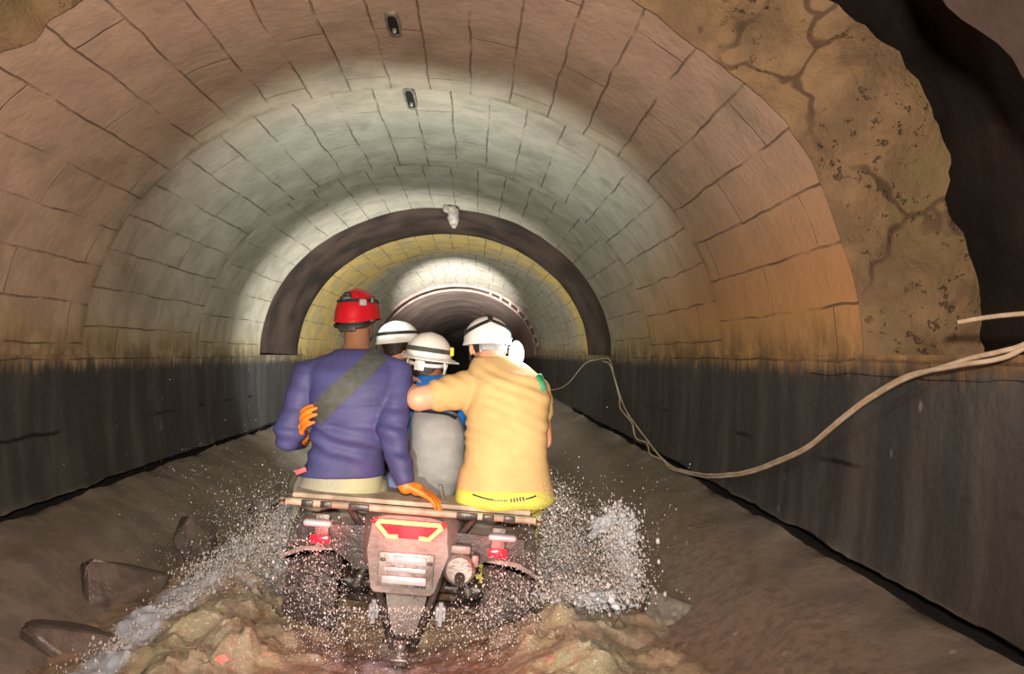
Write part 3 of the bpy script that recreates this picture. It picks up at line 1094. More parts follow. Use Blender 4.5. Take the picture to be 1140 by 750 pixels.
for y, hw, zt in ((0.42, 0.10, 0.87), (0.50, 0.17, 0.895), (0.9, 0.18, 0.885), (1.2, 0.16, 0.88), (1.45, 0.12, 0.91), (1.55, 0.06, 0.91)):
    seat.append([Vector((math.copysign(abs(math.cos(2 * PI * i / 20)) ** 0.6, math.cos(2 * PI * i / 20)) * hw, y, zt - 0.06 + 0.06 * math.copysign(abs(math.sin(2 * PI * i / 20)) ** 0.6, math.sin(2 * PI * i / 20)))) for i in range(20)])
q('seat', loft(seat), M['black'])
hb = q('handlebar', tube(catmull([(-0.42, 1.42, 1.10), (-0.25, 1.52, 1.10), (-0.1, 1.62, 1.02), (0.1, 1.62, 1.02), (0.25, 1.52, 1.10), (0.42, 1.42, 1.10)], 6), 0.013, 10), M['blackplastic'])
q('steering_column', tube([(0, 1.62, 1.02), (0, 1.8, 0.75)], 0.02, 10), M['blackplastic'])
for sx in (-1, 1):
    q('grip', tube([(sx * 0.42, 1.42, 1.10), (sx * 0.31, 1.485, 1.10)], 0.018, 12), M['black'], hb)
# rear rack: board on a tube frame
rk = q('rear_rack', join(box((0.0, 0.22, 0.868), (1.02, 0.44, 0.022), 0.006), tube(catmull([(-0.5, 0.42, 0.84), (-0.5, 0.03, 0.84), (-0.47, 0.0, 0.84), (0.47, 0.0, 0.84), (0.5, 0.03, 0.84), (0.5, 0.42, 0.84)], 5), 0.016, 10),
                         tube([(-0.3, 0.02, 0.84), (-0.3, 0.42, 0.84)], 0.012, 8), tube([(0.3, 0.02, 0.84), (0.3, 0.42, 0.84)], 0.012, 8)), M['rackboard'])
for x in (-0.44, -0.36, -0.22, 0.24, 0.33, 0.42):
    q('rack_clip', box((x, -0.005, 0.838), (0.05 if abs(x) > 0.3 else 0.09, 0.035, 0.03), 0.006), M['blackplastic'], rk)
for sx in (-1, 1):
    q('rack_strut', tube([(sx * 0.3, 0.1, 0.84), (sx * 0.2, 0.12, 0.70)], 0.014, 8), M['blackplastic'], rk)
# tail lamp: red wedge lens with a bright bracket-shaped strip
tl = q('tail_lamp', prism([(-0.150, 0.800), (0.150, 0.800), (0.158, 0.785), (0.100, 0.725), (-0.100, 0.725), (-0.158, 0.785)], -0.022, 0.03), M['redlens'], None, False)
q('light_strip', tube([(-0.045, -0.026, 0.731), (-0.088, -0.026, 0.729), (-0.138, -0.026, 0.781), (-0.13, -0.026, 0.791), (0.13, -0.026, 0.791), (0.138, -0.026, 0.781), (0.088, -0.026, 0.729), (0.045, -0.026, 0.731)], 0.0085, 8), M['tailglow'], tl)
# panel with the plate under it
pn = q('tail_panel', prism([(-0.165, 0.72), (0.165, 0.72), (0.175, 0.66), (0.125, 0.50), (0.11, 0.485), (-0.13, 0.485), (-0.145, 0.50), (-0.172, 0.66)], -0.005, 0.025), M['plastic'], None, False)
pl = q('plate', join(box((0.0, -0.012, 0.588), (0.235, 0.012, 0.145), 0.004)), M['steel'])
q('plate_bar', box((0.015, -0.024, 0.632), (0.14, 0.014, 0.035), 0.005), M['silver'], pl)
q('plate_bar', box((-0.005, -0.022, 0.592), (0.18, 0.012, 0.020), 0.004), M['silver'], pl)
q('plate_bar', box((-0.005, -0.024, 0.548), (0.19, 0.014, 0.034), 0.005), M['silver'], pl)
for x, z in ((-0.10, 0.63), (0.10, 0.625), (0.08, 0.528), (0.05, 0.528)):
    q('bolt', box((x, -0.022, z), (0.022, 0.012, 0.012), 0.003), M['black'], pl)
# silencer on the right
mf = q('silencer', xf(lathe_x([(0.0, 0.030), (0.0, 0.055), (0.012, 0.068), (0.03, 0.072), (0.45, 0.075), (0.52, 0.05), (0.55, 0.02)], 28), Matrix.Translation(Vector((0.225, 0.0, 0.60))) @ Matrix.Rotation(R(90), 4, 'Z')), M['steel'])
q('tailpipe', tube([(0.23, -0.035, 0.572), (0.23, 0.02, 0.575)], 0.022, 14), M['iron'], mf)
q('bracket', join(box((0.225, 0.03, 0.685), (0.085, 0.03, 0.035), 0.008), box((0.29, 0.03, 0.64), (0.03, 0.03, 0.05), 0.006)), M['plastic'], mf)
# red glow of the lit tail lamp, and points added at the reflectors
p = ATV @ Vector((0.0, -0.22, 0.72))
for sx in (-1, 1):
    point('reflector_fill', ATV @ Vector((sx * 0.385, -0.06, 0.675)), 1.2, (1.0, 0.04, 0.04), 0.03)
point('tail_lamp_light', p, 3.5, (1.0, 0.05, 0.05), 0.05)

# ------------------------------------------------------------------ people


def frame(c, yaw, pitch=0.0, roll=0.0):
    """head frame: local +Y is where the face looks"""
    return Matrix.Translation(Vector(c)) @ Matrix.Rotation(yaw, 4, 'Z') @ Matrix.Rotation(pitch, 4, 'X') @ Matrix.Rotation(roll, 4, 'Y')


def head_parts(Mh):
    g = [ell((0, -0.012, 0.025), (0.076, 0.094, 0.092)), ell((0, 0.025, -0.045), (0.058, 0.068, 0.068)), ell((0, 0.052, -0.088), (0.032, 0.03, 0.026)),
         ell((0, 0.035, -0.01), (0.066, 0.062, 0.07)), ell((0.03, 0.062, -0.025), (0.026, 0.025, 0.024)), ell((-0.03, 0.062, -0.025), (0.026, 0.025, 0.024)),
         limb([(0, 0.085, 0.01), (0, 0.103, -0.022)], [0.010, 0.015], 10, 3), ell((0, 0.078, 0.032), (0.055, 0.018, 0.014))]
    for s in (-1, 1):
        g.append(xf(ell((0, 0, 0), (0.010, 0.021, 0.034)), Matrix.Translation(Vector((s * 0.080, -0.012, -0.010))) @ Matrix.Rotation(s * 0.35, 4, 'Z')))
    return [xf(x, Mh) for x in g]


def face_bits(body, Mh):
    for s in (-1, 1):
        e = obj('eye', xf(ell((s * 0.032, 0.083, 0.008), (0.013, 0.010, 0.010), None, 12, 8), Mh), M['eye'], body)
        obj('iris', xf(ell((s * 0.032, 0.0915, 0.008), (0.005, 0.003, 0.005), None, 10, 6), Mh), M['hair'], e)
    obj('mouth', xf(join(ell((0, 0.088, -0.056), (0.022, 0.008, 0.005), None, 12, 8), ell((0, 0.087, -0.063), (0.019, 0.008, 0.006), None, 12, 8)), Mh), M['lip'], body)


def hand_parts(wr, d, n, side=1, curl=(25, 35, 25), sc=1.0, spread=0.006, thumb=(0.5, 20)):
    """wr wrist, d direction of the fingers, n direction the palm faces; side 1: thumb on +s"""
    d = Vector(d).normalized()
    n = Vector(n)
    n = (n - d * n.dot(d)).normalized()
    s = d.cross(n).normalized() * side
    wr = Vector(wr)
    g = []
    for i, (off, ln, ml) in enumerate(((0.030, 0.92, 0.088), (0.0105, 1.0, 0.092), (-0.0095, 0.93, 0.087), (-0.028, 0.75, 0.08))):
        b = wr + d * ml * sc + s * off * sc
        g.append(limb([wr + s * off * 0.55 * sc + d * 0.01, b], [0.0145 * sc, 0.0125 * sc], 10, 3))
        dd = (d + s * spread * (1.5 - i) * 12).normalized()
        pts = [b]
        ang = 0
        for L, c in zip((0.045 * ln, 0.028 * ln, 0.022 * ln), curl):
            ang += R(c)
            pts.append(pts[-1] + (dd * math.cos(ang) + n * math.sin(ang)) * L * sc)
        g.append(limb(pts, [0.0098 * sc, 0.0090 * sc, 0.0084 * sc, 0.0072 * sc], 10, 3))
    b = wr + d * 0.028 * sc + s * 0.028 * sc
    td = (d * math.cos(thumb[0]) + s * math.sin(thumb[0]) + n * 0.35).normalized()
    p1 = b + td * 0.042 * sc
    td2 = (td + (d - s * 0.3 + n * 0.5) * math.tan(R(thumb[1]))).normalized()
    p2 = p1 + td2 * 0.032 * sc
    p3 = p2 + (td2 + n * 0.2).normalized() * 0.024 * sc
    g.append(limb([wr + d * 0.012 + s * 0.012, b, p1], [0.015 * sc, 0.016 * sc, 0.012 * sc], 10, 3))
    g.append(limb([p1, p2, p3], [0.0115 * sc, 0.0105 * sc, 0.0088 * sc], 10, 3))
    g.append(ell(wr + d * 0.05 * sc, (0.026 * sc, 0.026 * sc, 0.026 * sc)))
    return g


def torso_rings(rows, grow=0.0, sq=0.82):
    rings = []
    pts = [(at(r[0], r[1], r[2]), r[3], r[4]) for r in rows]
    C = catmull([p[0] for p in pts], 4)
    for i, c in enumerate(C):
        t = i / (len(C) - 1) * (len(rows) - 1)
        k = min(int(t), len(rows) - 2)
        f = t - k
        hw = pts[k][1] + (pts[k + 1][1] - pts[k][1]) * f + grow
        hd = pts[k][2] + (pts[k + 1][2] - pts[k][2]) * f + grow
        ring = []
        for j in range(32):
            a = 2 * PI * j / 32
            ex = math.copysign(abs(math.cos(a)) ** sq, math.cos(a))
            ey = math.copysign(abs(math.sin(a)) ** sq, math.sin(a))
            ring.append(c + Vector((ex * hw, ey * hd, 0)))
        rings.append(ring)
    return loft(rings)


def shell(Mh, rx, ry, h, drop_f, drop_b, th=0.006, brim=0.0, ridge=0, n=48, base=0.0):
    """open helmet shell in the head frame; edge drops drop_f in front, drop_b at the back"""
    m = 16
    outer, inner = [], []

    def pt(a, s, k):
        # s: 0 at crown, 1 at rim
        e = PI / 2 * s
        f = 1.0
        if ridge:
            f += 0.022 * math.exp(-(math.cos(a) * math.sin(e) * 7.0) ** 2) * (1 - s * 0.6)
            if ridge > 1:
                for o in (-0.42, 0.42):
                    f += 0.012 * math.exp(-((math.cos(a) * math.sin(e) - o) * 9) ** 2) * (1 - s)
        low = (drop_f * max(0, math.sin(a)) + drop_b * max(0, -math.sin(a)))
        x = math.cos(a) * math.sin(e) ** 0.9 * (rx - k) * f
        y = math.sin(a) * math.sin(e) ** 0.9 * (ry - k) * f
        z = base + math.cos(e) * (h - k) * f - low * s ** 2
        return Vector((x, y, z))
    for i in range(1, m + 1):
        s = i / m
        outer.append([pt(2 * PI * j / n, s, 0) for j in range(n)])
        inner.append([pt(2 * PI * j / n, s, th) for j in range(n)])
    rim = []
    if brim:
        for kx, kz in ((0.4, -0.006), (1.0, -0.016), (1.0, -0.021), (0.4, -0.013)):
            rim.append([p + Vector((p.x, p.y, 0)).normalized() * brim * kx * (1.0 if p.y < 0 else 1.6) + Vector((0, 0, kz)) for p in outer[-1]])
    rings = outer + rim + inner[::-1]
    g = loft(rings, False)
    V, F = g
    c = len(V)
    V += [pt(0, 0, 0), pt(0, 0, th)]
    for j in range(n):
        F.append((j, (j + 1) % n, c))
        b = len(rings) - 1
        F.append((b * n + (j + 1) % n, b * n + j, c + 1))
    return xf((V, F), Mh), (lambda a, s, off: Mh @ pt(a, s, -off))


def band(fn, s, off, rad_w, rad_t, a0=0, a1=360, n=60, sfun=None):
    """flat webbing following the helmet surface"""
    rings = []
    full = abs(a1 - a0) >= 360
    for i in range(n if full else n + 1):
        a = R(a0 + (a1 - a0) * i / n)
        ss = s if sfun is None else sfun(a)
        p0, p1 = fn(a, ss - rad_w, 0.002), fn(a, ss + rad_w, 0.002)
        q0, q1 = fn(a, ss - rad_w, 0.002 + rad_t), fn(a, ss + rad_w, 0.002 + rad_t)
        rings.append([p0, p1, q1, q0])
    return loft(rings, not full, full)


# ---- left rider: navy shirt, red helmet
A = thing('person', at(385, 552, 3.35), 'rider in long-sleeved navy shirt and red helmet sitting on left of rack', 'person')
rowsA = [(379, 556, 3.36, 0.185, 0.135), (380, 535, 3.35, 0.18, 0.13), (386, 508, 3.32, 0.155, 0.11), (391, 470, 3.29, 0.160, 0.115), (393, 440, 3.28, 0.178, 0.12), (394, 415, 3.30, 0.185, 0.11), (395, 400, 3.33, 0.150, 0.09), (396, 388, 3.37, 0.075, 0.07), (397, 378, 3.40, 0.058, 0.062)]
LsA, LeA, LwA = at(342, 420, 3.30), at(322, 486, 3.24), at(336, 488, 3.42)
RsA, ReA, RwA = at(442, 418, 3.31), at(437, 482, 3.19), at(451, 537, 3.13)
hA = at(398, 354, 3.46)
MhA = frame(hA, R(-14), R(-6))
legsA = []
for hp, kn, an, toe in ((at(352, 545, 3.37), at(338, 548, 3.80), at(345, 640, 3.9), at(343, 652, 4.1)), (at(408, 548, 3.37), at(410, 545, 3.78), at(400, 650, 3.85), at(402, 663, 4.05))):
    legsA.append((hp, kn, an, toe))


def leg_parts(l, g=0.0, foot=True):
    hp, kn, an, toe = l
    p = [limb([hp, hp.lerp(kn, 0.5) + Vector((0, 0, 0.02)), kn], [0.088 + g, 0.078 + g, 0.058 + g]), limb([kn, kn.lerp(an, 0.4), an], [0.058 + g, 0.056 + g, 0.040 + g])]
    if foot:
        p.append(limb([an, an.lerp(toe, 0.5), toe], [0.045 + g, 0.042 + g, 0.034 + g]))
    return p


bodyA = organic('body', [torso_rings(rowsA, -0.012), limb([LsA, LeA], [0.055, 0.042]), limb([LeA, LwA], [0.042, 0.030]), limb([RsA, ReA], [0.055, 0.042]), limb([ReA, RwA], [0.042, 0.030]),
                         limb([at(397, 392, 3.38), hA + Vector((0, -0.015, -0.03))], [0.062, 0.057])] + head_parts(MhA) + sum([leg_parts(l, 0, True) for l in legsA], []),
                M['skinbrown'], A, 0.008, 3)
face_bits(bodyA, MhA)
tag(bodyA, 'brown skinned nape, ear and neck')


def dispA(v):
    d = fold(v, 1.0, 0.012, (4, 3, 15)) + fold(v, 1.0, 0.007, (9, 4, 22), 3.0)
    lo = 1.0 if v.z < 1.28 else 0.45
    # slanting drag folds from the flank
    d += 0.007 * math.sin((v.z * 1.0 + v.x * 0.35) * 75 + 3 * noise.noise(v * 5)) * (1 if 1.0 < v.z < 1.2 else 0.15)
    return d * lo * min(1.0, max(0.15, (v.z - 1.0) / 0.08))


shirtA = organic('shirt', [torso_rings([(381, 528, 3.34, 0.182, 0.130)] + rowsA[2:8], 0.012), limb([LsA, LsA.lerp(LeA, 0.5), LeA], [0.074, 0.070, 0.064]), limb([LeA, LwA], [0.063, 0.046]),
                           limb([RsA, RsA.lerp(ReA, 0.5), ReA], [0.074, 0.070, 0.064]), limb([ReA, ReA.lerp(RwA, 0.6), RwA + (ReA - RwA).normalized() * 0.02], [0.064, 0.056, 0.045]),
                           limb([at(375, 404, 3.33), LsA], [0.055, 0.07]), limb([at(415, 403, 3.33), RsA], [0.055, 0.07])],
                 M['navy'], A, 0.009, 3, dispA)
organic('trousers', [torso_rings([(379, 557, 3.37, 0.188, 0.14), (380, 540, 3.35, 0.184, 0.135), (383, 516, 3.34, 0.150, 0.105)], 0.012)] + sum([leg_parts(l, 0.016, False) for l in legsA], []), M['greypants'], A, 0.010, 3,
        lambda v: fold(v, 1.0, 0.012, (8, 5, 9)))
for l in legsA:
    organic('boot', [limb([l[2] + Vector((0, -0.01, 0.10)), l[2]], [0.058, 0.055]), limb([l[2] + Vector((0, -0.03, -0.02)), l[3]], [0.055, 0.044])], M['black'], A, 0.01, 3)
obj('pocket_tag', box(at(335, 524, 3.20), (0.05, 0.012, 0.022), 0.004, Matrix.Rotation(-0.35, 3, 'Y')), M['pink'], A)
bv = bvh_of(shirtA)
P2 = [(at(a, b, 3.2).x, at(a, b, 3.2).z) for a, b in ((420, 393), (408, 408), (388, 428), (368, 447), (350, 465))]
st = obj('shoulder_strap', ribbon_on(bv, P2, 0.088, 0.004, 0.004), M['strap'], A)
P2 = [(at(a, b, 3.4).x, at(a, b, 3.4).z) for a, b in ((418, 397), (405, 415), (385, 440), (362, 470), (352, 480))]
obj('shoulder_strap', ribbon_on(bv, P2, 0.05, 0.004, 0.004, -1), M['strap'], A)
# gloves: left hand grips the strap at his side, right hand rests on the rack edge
gl = organic('glove', hand_parts(at(335, 486, 3.30), (0.16, -0.80, 0.62), (0.85, 0.0, 0.3), 1, (22, 28, 22), 1.22, 0.0, (0.5, 15)) + [limb([at(336, 489, 3.40), at(335, 485, 3.30)], [0.038, 0.040])], M['orange'], A, 0.005, 2)
tag(gl, 'orange glove gripping the strap')
gr = organic('glove', hand_parts(at(451, 538, 3.13), (0.85, 0.10, -0.42), (-0.35, 0.1, -1.0), 1, (10, 18, 14), 1.1, 0.004, (0.6, 12)) + [limb([at(450, 534, 3.14), at(452, 541, 3.13)], [0.036, 0.034])], M['orange'], A, 0.005, 2)
tag(gr, 'orange glove resting on the rack edge')
hair = organic('hair', [xf(ell((0, -0.035, 0.0), (0.079, 0.085, 0.082)), MhA)], M['hair'], A, 0.008, 2)
sg, fn = shell(MhA, 0.101, 0.130, 0.118, -0.01, 0.038, 0.007, 0.003, 2, 48, 0.018)
hel = obj('helmet', sg, M['redhelm'], A)
tag(hel, 'red climbing helmet with black lamp strap')
obj('lamp_strap', band(fn, 0.66, 0, 0.03, 0.004), M['black'], hel)
obj('strap_knob', ell(fn(R(262), 0.52, 0.004), (0.020, 0.012, 0.014)), M['black'], hel)
obj('strap_peak', prism([(-0.022, -0.02), (0.022, -0.02), (0, 0.03)], 0, 0.001) if False else ell(fn(R(262), 0.60, 0.002), (0.030, 0.010, 0.016)), M['black'], hel)
obj('clip', box(fn(R(310), 0.72, 0.008), (0.034, 0.02, 0.03), 0.006, Matrix.Rotation(0.6, 3, 'Z')), M['greyclip'], hel)
obj('clip', box(fn(R(338), 0.66, 0.008), (0.02, 0.035, 0.034), 0.006, Matrix.Rotation(0.3, 3, 'Z')), M['black'], hel)
cr = obj('cradle', xf(join(box((0, -0.112, -0.062), (0.085, 0.016, 0.032), 0.007), tube(catmull([(-0.088, -0.01, -0.02), (-0.07, -0.085, -0.05), (0, -0.115, -0.06), (0.07, -0.085, -0.05), (0.088, -0.01, -0.02)], 6), 0.009, 8)), MhA), M['black'], hel)
obj('chin_strap', xf(join(*[tube(catmull([(s * 0.086, 0.0, -0.01), (s * 0.078, 0.012, -0.07), (s * 0.045, 0.03, -0.112), (0, 0.035, -0.118)], 5), 0.005, 6) for s in (-1, 1)]), MhA), M['black'], hel)
lp = obj('headlamp', xf(box((0, 0.150, 0.06), (0.06, 0.035, 0.04), 0.008), MhA), M['black'], hel)

# ---- right rider: khaki shirt, white helmet, arm round the middle rider
Dp = thing('person', at(562, 555, 3.3), 'rider in khaki t-shirt and white helmet reaching an arm leftwards on right of rack', 'person')
rowsD = [(561, 557, 3.31, 0.195, 0.15), (562, 536, 3.29, 0.20, 0.15), (563, 505, 3.28, 0.172, 0.13), (565, 468, 3.28, 0.166, 0.125), (567, 442, 3.30, 0.168, 0.12), (564, 422, 3.33, 0.158, 0.11), (555, 408, 3.37, 0.12, 0.09), (548, 397, 3.41, 0.075, 0.07), (545, 388, 3.43, 0.060, 0.062)]
LsD, LeD, LwD = at(530, 430, 3.33), at(466, 444, 3.24), at(447, 430, 3.46)
RsD, ReD, RwD = at(596, 434, 3.34), at(604, 490, 3.36), at(590, 520, 3.60)
hD = at(543, 386, 3.50)
MhD = frame(hD, R(8), R(-8), R(0))
legsD = [(at(538, 550, 3.32), at(535, 548, 3.78), at(540, 650, 3.85), at(540, 662, 4.05)), (at(585, 548, 3.32), at(592, 548, 3.75), at(578, 640, 3.9), at(579, 652, 4.1))]
bodyD = organic('body', [torso_rings(rowsD, -0.012), limb([LsD, LsD.lerp(LeD, 0.55), LeD], [0.058, 0.056, 0.055]), limb([LeD, LeD.lerp(LwD, 0.4), LwD], [0.054, 0.048, 0.032]),
                         limb([RsD, RsD.lerp(ReD, 0.5), ReD], [0.056, 0.052, 0.044]), limb([ReD, RwD], [0.044, 0.030]), limb([at(547, 400, 3.42), hD + Vector((0, -0.015, -0.03))], [0.063, 0.06])]
                + head_parts(MhD) + sum([leg_parts(l) for l in legsD], [])
                + hand_parts(LwD, (0.25, 0.85, 0.25), (0.5, 0.3, -0.9), 1, (20, 30, 20), 1.0)
                + hand_parts(RwD, (-0.2, 0.9, -0.1), (0, 0, -1), -1, (45, 55, 35), 1.0),
                M['skinfair'], Dp, 0.0065, 2)
face_bits(bodyD, MhD)
tag(bodyD, 'bare fair forearm and neck')


def dispD(v):
    d = fold(v, 1.0, 0.010, (4, 3, 12), 5.0)
    # folds pulled from the raised left arm down across the back
    s = 0.0038 * math.sin((v.z + (v.x - 0.5) * 0.45) * 120 + 4 * noise.noise(v * 4)) if v.z > 1.12 else 0.003 * math.sin((v.z - v.x * 0.05) * 110 + 4 * noise.noise(v * 4))
    return d + s * (0.5 + noise.noise(v * 6))


shirtD = organic('t_shirt', [torso_rings([(562, 551, 3.29, 0.208, 0.160)] + rowsD[1:8], 0.013), limb([LsD + Vector((0.02, 0, 0)), LsD.lerp(LeD, 0.66)], [0.085, 0.074]), limb([RsD, RsD.lerp(ReD, 0.42)], [0.072, 0.068]),
                             limb([at(540, 412, 3.38), LsD], [0.06, 0.08]), limb([at(568, 412, 3.38), RsD], [0.06, 0.072]), limb([LsD + Vector((0, 0, -0.06)), at(545, 465, 3.27)], [0.07, 0.09])],
                 M['khaki'], Dp, 0.009, 3, dispD)
trD = organic('trousers', [torso_rings([(562, 560, 3.31, 0.200, 0.16), (562, 553, 3.29, 0.216, 0.165), (562, 540, 3.29, 0.205, 0.150)], 0.013)] + sum([leg_parts(l, 0.016, False) for l in legsD], []), M['neon'], Dp, 0.010, 3, lambda v: fold(v, 1.0, 0.008, (8, 5, 9)))
for l in legsD:
    organic('boot', [limb([l[2] + Vector((0, -0.01, 0.10)), l[2]], [0.058, 0.055]), limb([l[2] + Vector((0, -0.03, -0.02)), l[3]], [0.055, 0.044])], M['black'], Dp, 0.01, 3)
# dark worn print along the waistband
bvt = bvh_of(trD)
zz = lambda a, b: (at(a, b, 3.13).x, at(a, b, 3.13).z)
pr = [ribbon_on(bvt, [zz(526, 551), zz(538, 554), zz(550, 556)], 0.006, 0.002, 0.002)]
for k in range(6):
    pr.append(ribbon_on(bvt, [zz(551 + k * 2.4, 556.3), zz(552.3 + k * 2.4, 556.4)], 0.010, 0.002, 0.002, 1, 2, 2))
for k in range(5):
    pr.append(ribbon_on(bvt, [zz(568 + k * 3.4, 556.5 - k * 0.4), zz(569.8 + k * 3.4, 556.1 - k * 0.4)], 0.016, 0.002, 0.002, 1, 2, 2))
pr.append(ribbon_on(bvt, [zz(585, 555), zz(592, 553.5), zz(597, 552)], 0.006, 0.002, 0.002))
obj('waistband_print', join(*pr), M['black'], trD)
bv = bvh_of(shirtD)
z3 = lambda a, b: (at(a, b, 3.3).x, at(a, b, 3.3).z)
obj('green_strap', ribbon_on(bv, [z3(598, 417), z3(602, 424), z3(605, 434)], 0.03, 0.005, 0.003), M['green'], Dp)
organic('hair', [xf(ell((0, -0.033, 0.008), (0.078, 0.083, 0.068)), MhD)], M['hair'], Dp, 0.008, 2)
sg, fn = shell(MhD, 0.112, 0.135, 0.115, -0.02, 0.012, 0.008, 0.004, 1, 48, 0.028)
hel = obj('helmet', sg, M['whitehelm'], Dp)
tag(hel, 'white helmet with black lamp straps')
obj('lamp_strap', band(fn, 0.66, 0, 0.05, 0.004, 0, 360, 60, lambda a: 0.62 - 0.12 * max(0, -math.sin(a)) + 0.22 * abs(math.cos(a)) * (1 if math.sin(a) < 0 else 0.3)), M['black'], hel)
top = []
for i in range(25):
    s = 0.55 * (1 - i / 12) if i <= 12 else 0.6 * (i - 12) / 12
    a = R(270) if i <= 12 else R(90)
    top.append((max(s, 0.001), a))
rings = []
for s, a in top:
    c0 = fn(a, s, 0.003)
    sd = (MhD.to_3x3() @ Vector((1, 0, 0))) * 0.011
    c1 = fn(a, s, 0.008)
    rings.append([c0 - sd, c0 + sd, c1 + sd, c1 - sd])
obj('crown_strap', loft(rings), M['black'], hel)
obj('cradle', xf(join(box((0, -0.118, -0.018), (0.10, 0.02, 0.035), 0.008), box((-0.045, -0.105, -0.022), (0.025, 0.02, 0.04), 0.006), box((0.05, -0.105, -0.022), (0.025, 0.02, 0.04), 0.006)), MhD), M['greyclip'], hel)
obj('chin_strap', xf(join(*[tube(catmull([(s * 0.086, 0.0, 0.0), (s * 0.078, 0.012, -0.07), (s * 0.045, 0.03, -0.112), (0, 0.035, -0.118)], 5), 0.006, 6) for s in (-1, 1)]), MhD), M['black'], hel)
# bright lamp at the right of the helmet
lc = at(575, 394, 3.46)
lamp = obj('headlamp', join(xf(lathe_x([(0, 0.02), (0.0, 0.036), (0.05, 0.036), (0.07, 0.02)], 24), Matrix.Translation(lc + Vector((0.0, 0.012, 0))) @ Matrix.Diagonal(Vector((1, 1, 1.75, 1))) @ Matrix.Rotation(R(90), 4, 'Z')),
                            tube([lc + Vector((-0.01, 0.03, 0.03)), lc + Vector((-0.05, 0.03, 0.035)), fn(R(330), 0.95, 0.004)], 0.008, 8)), M['greyclip'], hel)
tag(lamp, 'bright white lamp')
obj('lens', ell(lc, (0.030, 0.016, 0.056)), M['lampwhite'], lamp) if False else None
ln = obj('lamp_lens', ell(lc, (0.030, 0.016, 0.056)), M['lampwhite'], hel)
tag(ln, 'glowing white lens')
point('helmet_lamp_light', lc + Vector((0.04, -0.08, 0.02)), 4.0, (0.93, 0.97, 1.0), 0.03)

# ---- middle rider: blue shirt, wide-brimmed white hard hat, grey backpack
Cp = thing('person', at(485, 556, 3.55), 'rider in bright blue shirt and white hard hat between two larger riders', 'person')
rowsC = [(484, 552, 3.62, 0.165, 0.125), (484, 535, 3.60, 0.16, 0.12), (484, 505, 3.58, 0.135, 0.10), (483, 475, 3.58, 0.14, 0.105), (482, 450, 3.60, 0.150, 0.10), (482, 436, 3.62, 0.145, 0.09), (482, 425, 3.65, 0.10, 0.075), (482, 418, 3.68, 0.060, 0.06), (482, 410, 3.70, 0.052, 0.055)]
LsC, LeC, LwC = at(452, 443, 3.63), at(447, 495, 3.75), at(456, 500, 4.0)
RsC, ReC, RwC = at(511, 445, 3.63), at(517, 495, 3.75), at(508, 500, 4.0)
hC = at(477, 399, 3.74)
MhC = frame(hC, R(-5), R(-4), R(8))
legsC = [(at(451, 543, 3.52), at(440, 545, 4.0), at(430, 640, 4.1), at(430, 650, 4.3)), (at(509, 550, 3.52), at(528, 545, 4.0), at(525, 640, 4.1), at(526, 650, 4.3))]
bodyC = organic('body', [torso_rings(rowsC, -0.012), limb([LsC, LeC], [0.048, 0.038]), limb([LeC, LwC], [0.038, 0.027]), limb([RsC, ReC], [0.048, 0.038]), limb([ReC, RwC], [0.038, 0.027]),
                         limb([at(482, 424, 3.68), hC + Vector((0, -0.012, -0.03))], [0.055, 0.052])] + head_parts(MhC) + sum([leg_parts(l) for l in legsC], [])
                + hand_parts(LwC, (0.1, 1, 0), (0, 0, -1), 1, (40, 50, 30), 0.95) + hand_parts(RwC, (-0.1, 1, 0), (0, 0, -1), -1, (40, 50, 30), 0.95), M['skinbrown'], Cp, 0.0075, 2)
face_bits(bodyC, MhC)
shirtC = organic('shirt', [torso_rings(rowsC[1:8], 0.013), limb([LsC, LsC.lerp(LeC, 0.8)], [0.066, 0.058]), limb([RsC, RsC.lerp(ReC, 0.8)], [0.066, 0.058]), limb([at(470, 433, 3.65), LsC], [0.05, 0.06]), limb([at(495, 433, 3.65), RsC], [0.05, 0.06])],
                 M['blue'], Cp, 0.009, 3, lambda v: fold(v, 1.0, 0.010, (5, 4, 12)))
organic('trousers', [torso_rings([(484, 556, 3.62, 0.168, 0.13), (484, 535, 3.60, 0.165, 0.125)], 0.014)] + sum([leg_parts(l, 0.014, False) for l in legsC], []), M['jeans'], Cp, 0.010, 3, lambda v: fold(v, 1.0, 0.010, (8, 5, 9)))
for l in legsC:
    organic('boot', [limb([l[2] + Vector((0, -0.01, 0.10)), l[2]], [0.056, 0.053]), limb([l[2] + Vector((0, -0.03, -0.02)), l[3]], [0.053, 0.042])], M['black'], Cp, 0.01, 3)
organic('hair', [xf(ell((0, -0.03, -0.005), (0.083, 0.088, 0.086)), MhC), xf(ell((0, -0.055, -0.06), (0.066, 0.05, 0.055)), MhC)], M['hair'], Cp, 0.008, 2, lambda v: 0.006 * noise.noise(v * 40))
sg, fn = shell(MhC, 0.116, 0.142, 0.118, 0.0, 0.012, 0.008, 0.026, 2, 56, 0.014)
hel = obj('helmet', sg, M['whitehelm'], Cp)
tag(hel, 'white hard hat with brim and dark band')
obj('hat_band', band(fn, 0.84, 0, 0.055, 0.004), M['strap'], hel)
obj('side_clip', box(fn(R(345), 0.82, 0.012), (0.02, 0.03, 0.045), 0.006), M['yellow'], hel)
obj('cradle', xf(join(box((-0.02, -0.118, -0.045), (0.05, 0.018, 0.05), 0.006), tube(catmull([(-0.09, 0, -0.02), (-0.07, -0.09, -0.035), (0, -0.12, -0.04), (0.07, -0.09, -0.035), (0.09, 0, -0.02)], 6), 0.010, 8)), MhC), M['whitehelm'], hel)
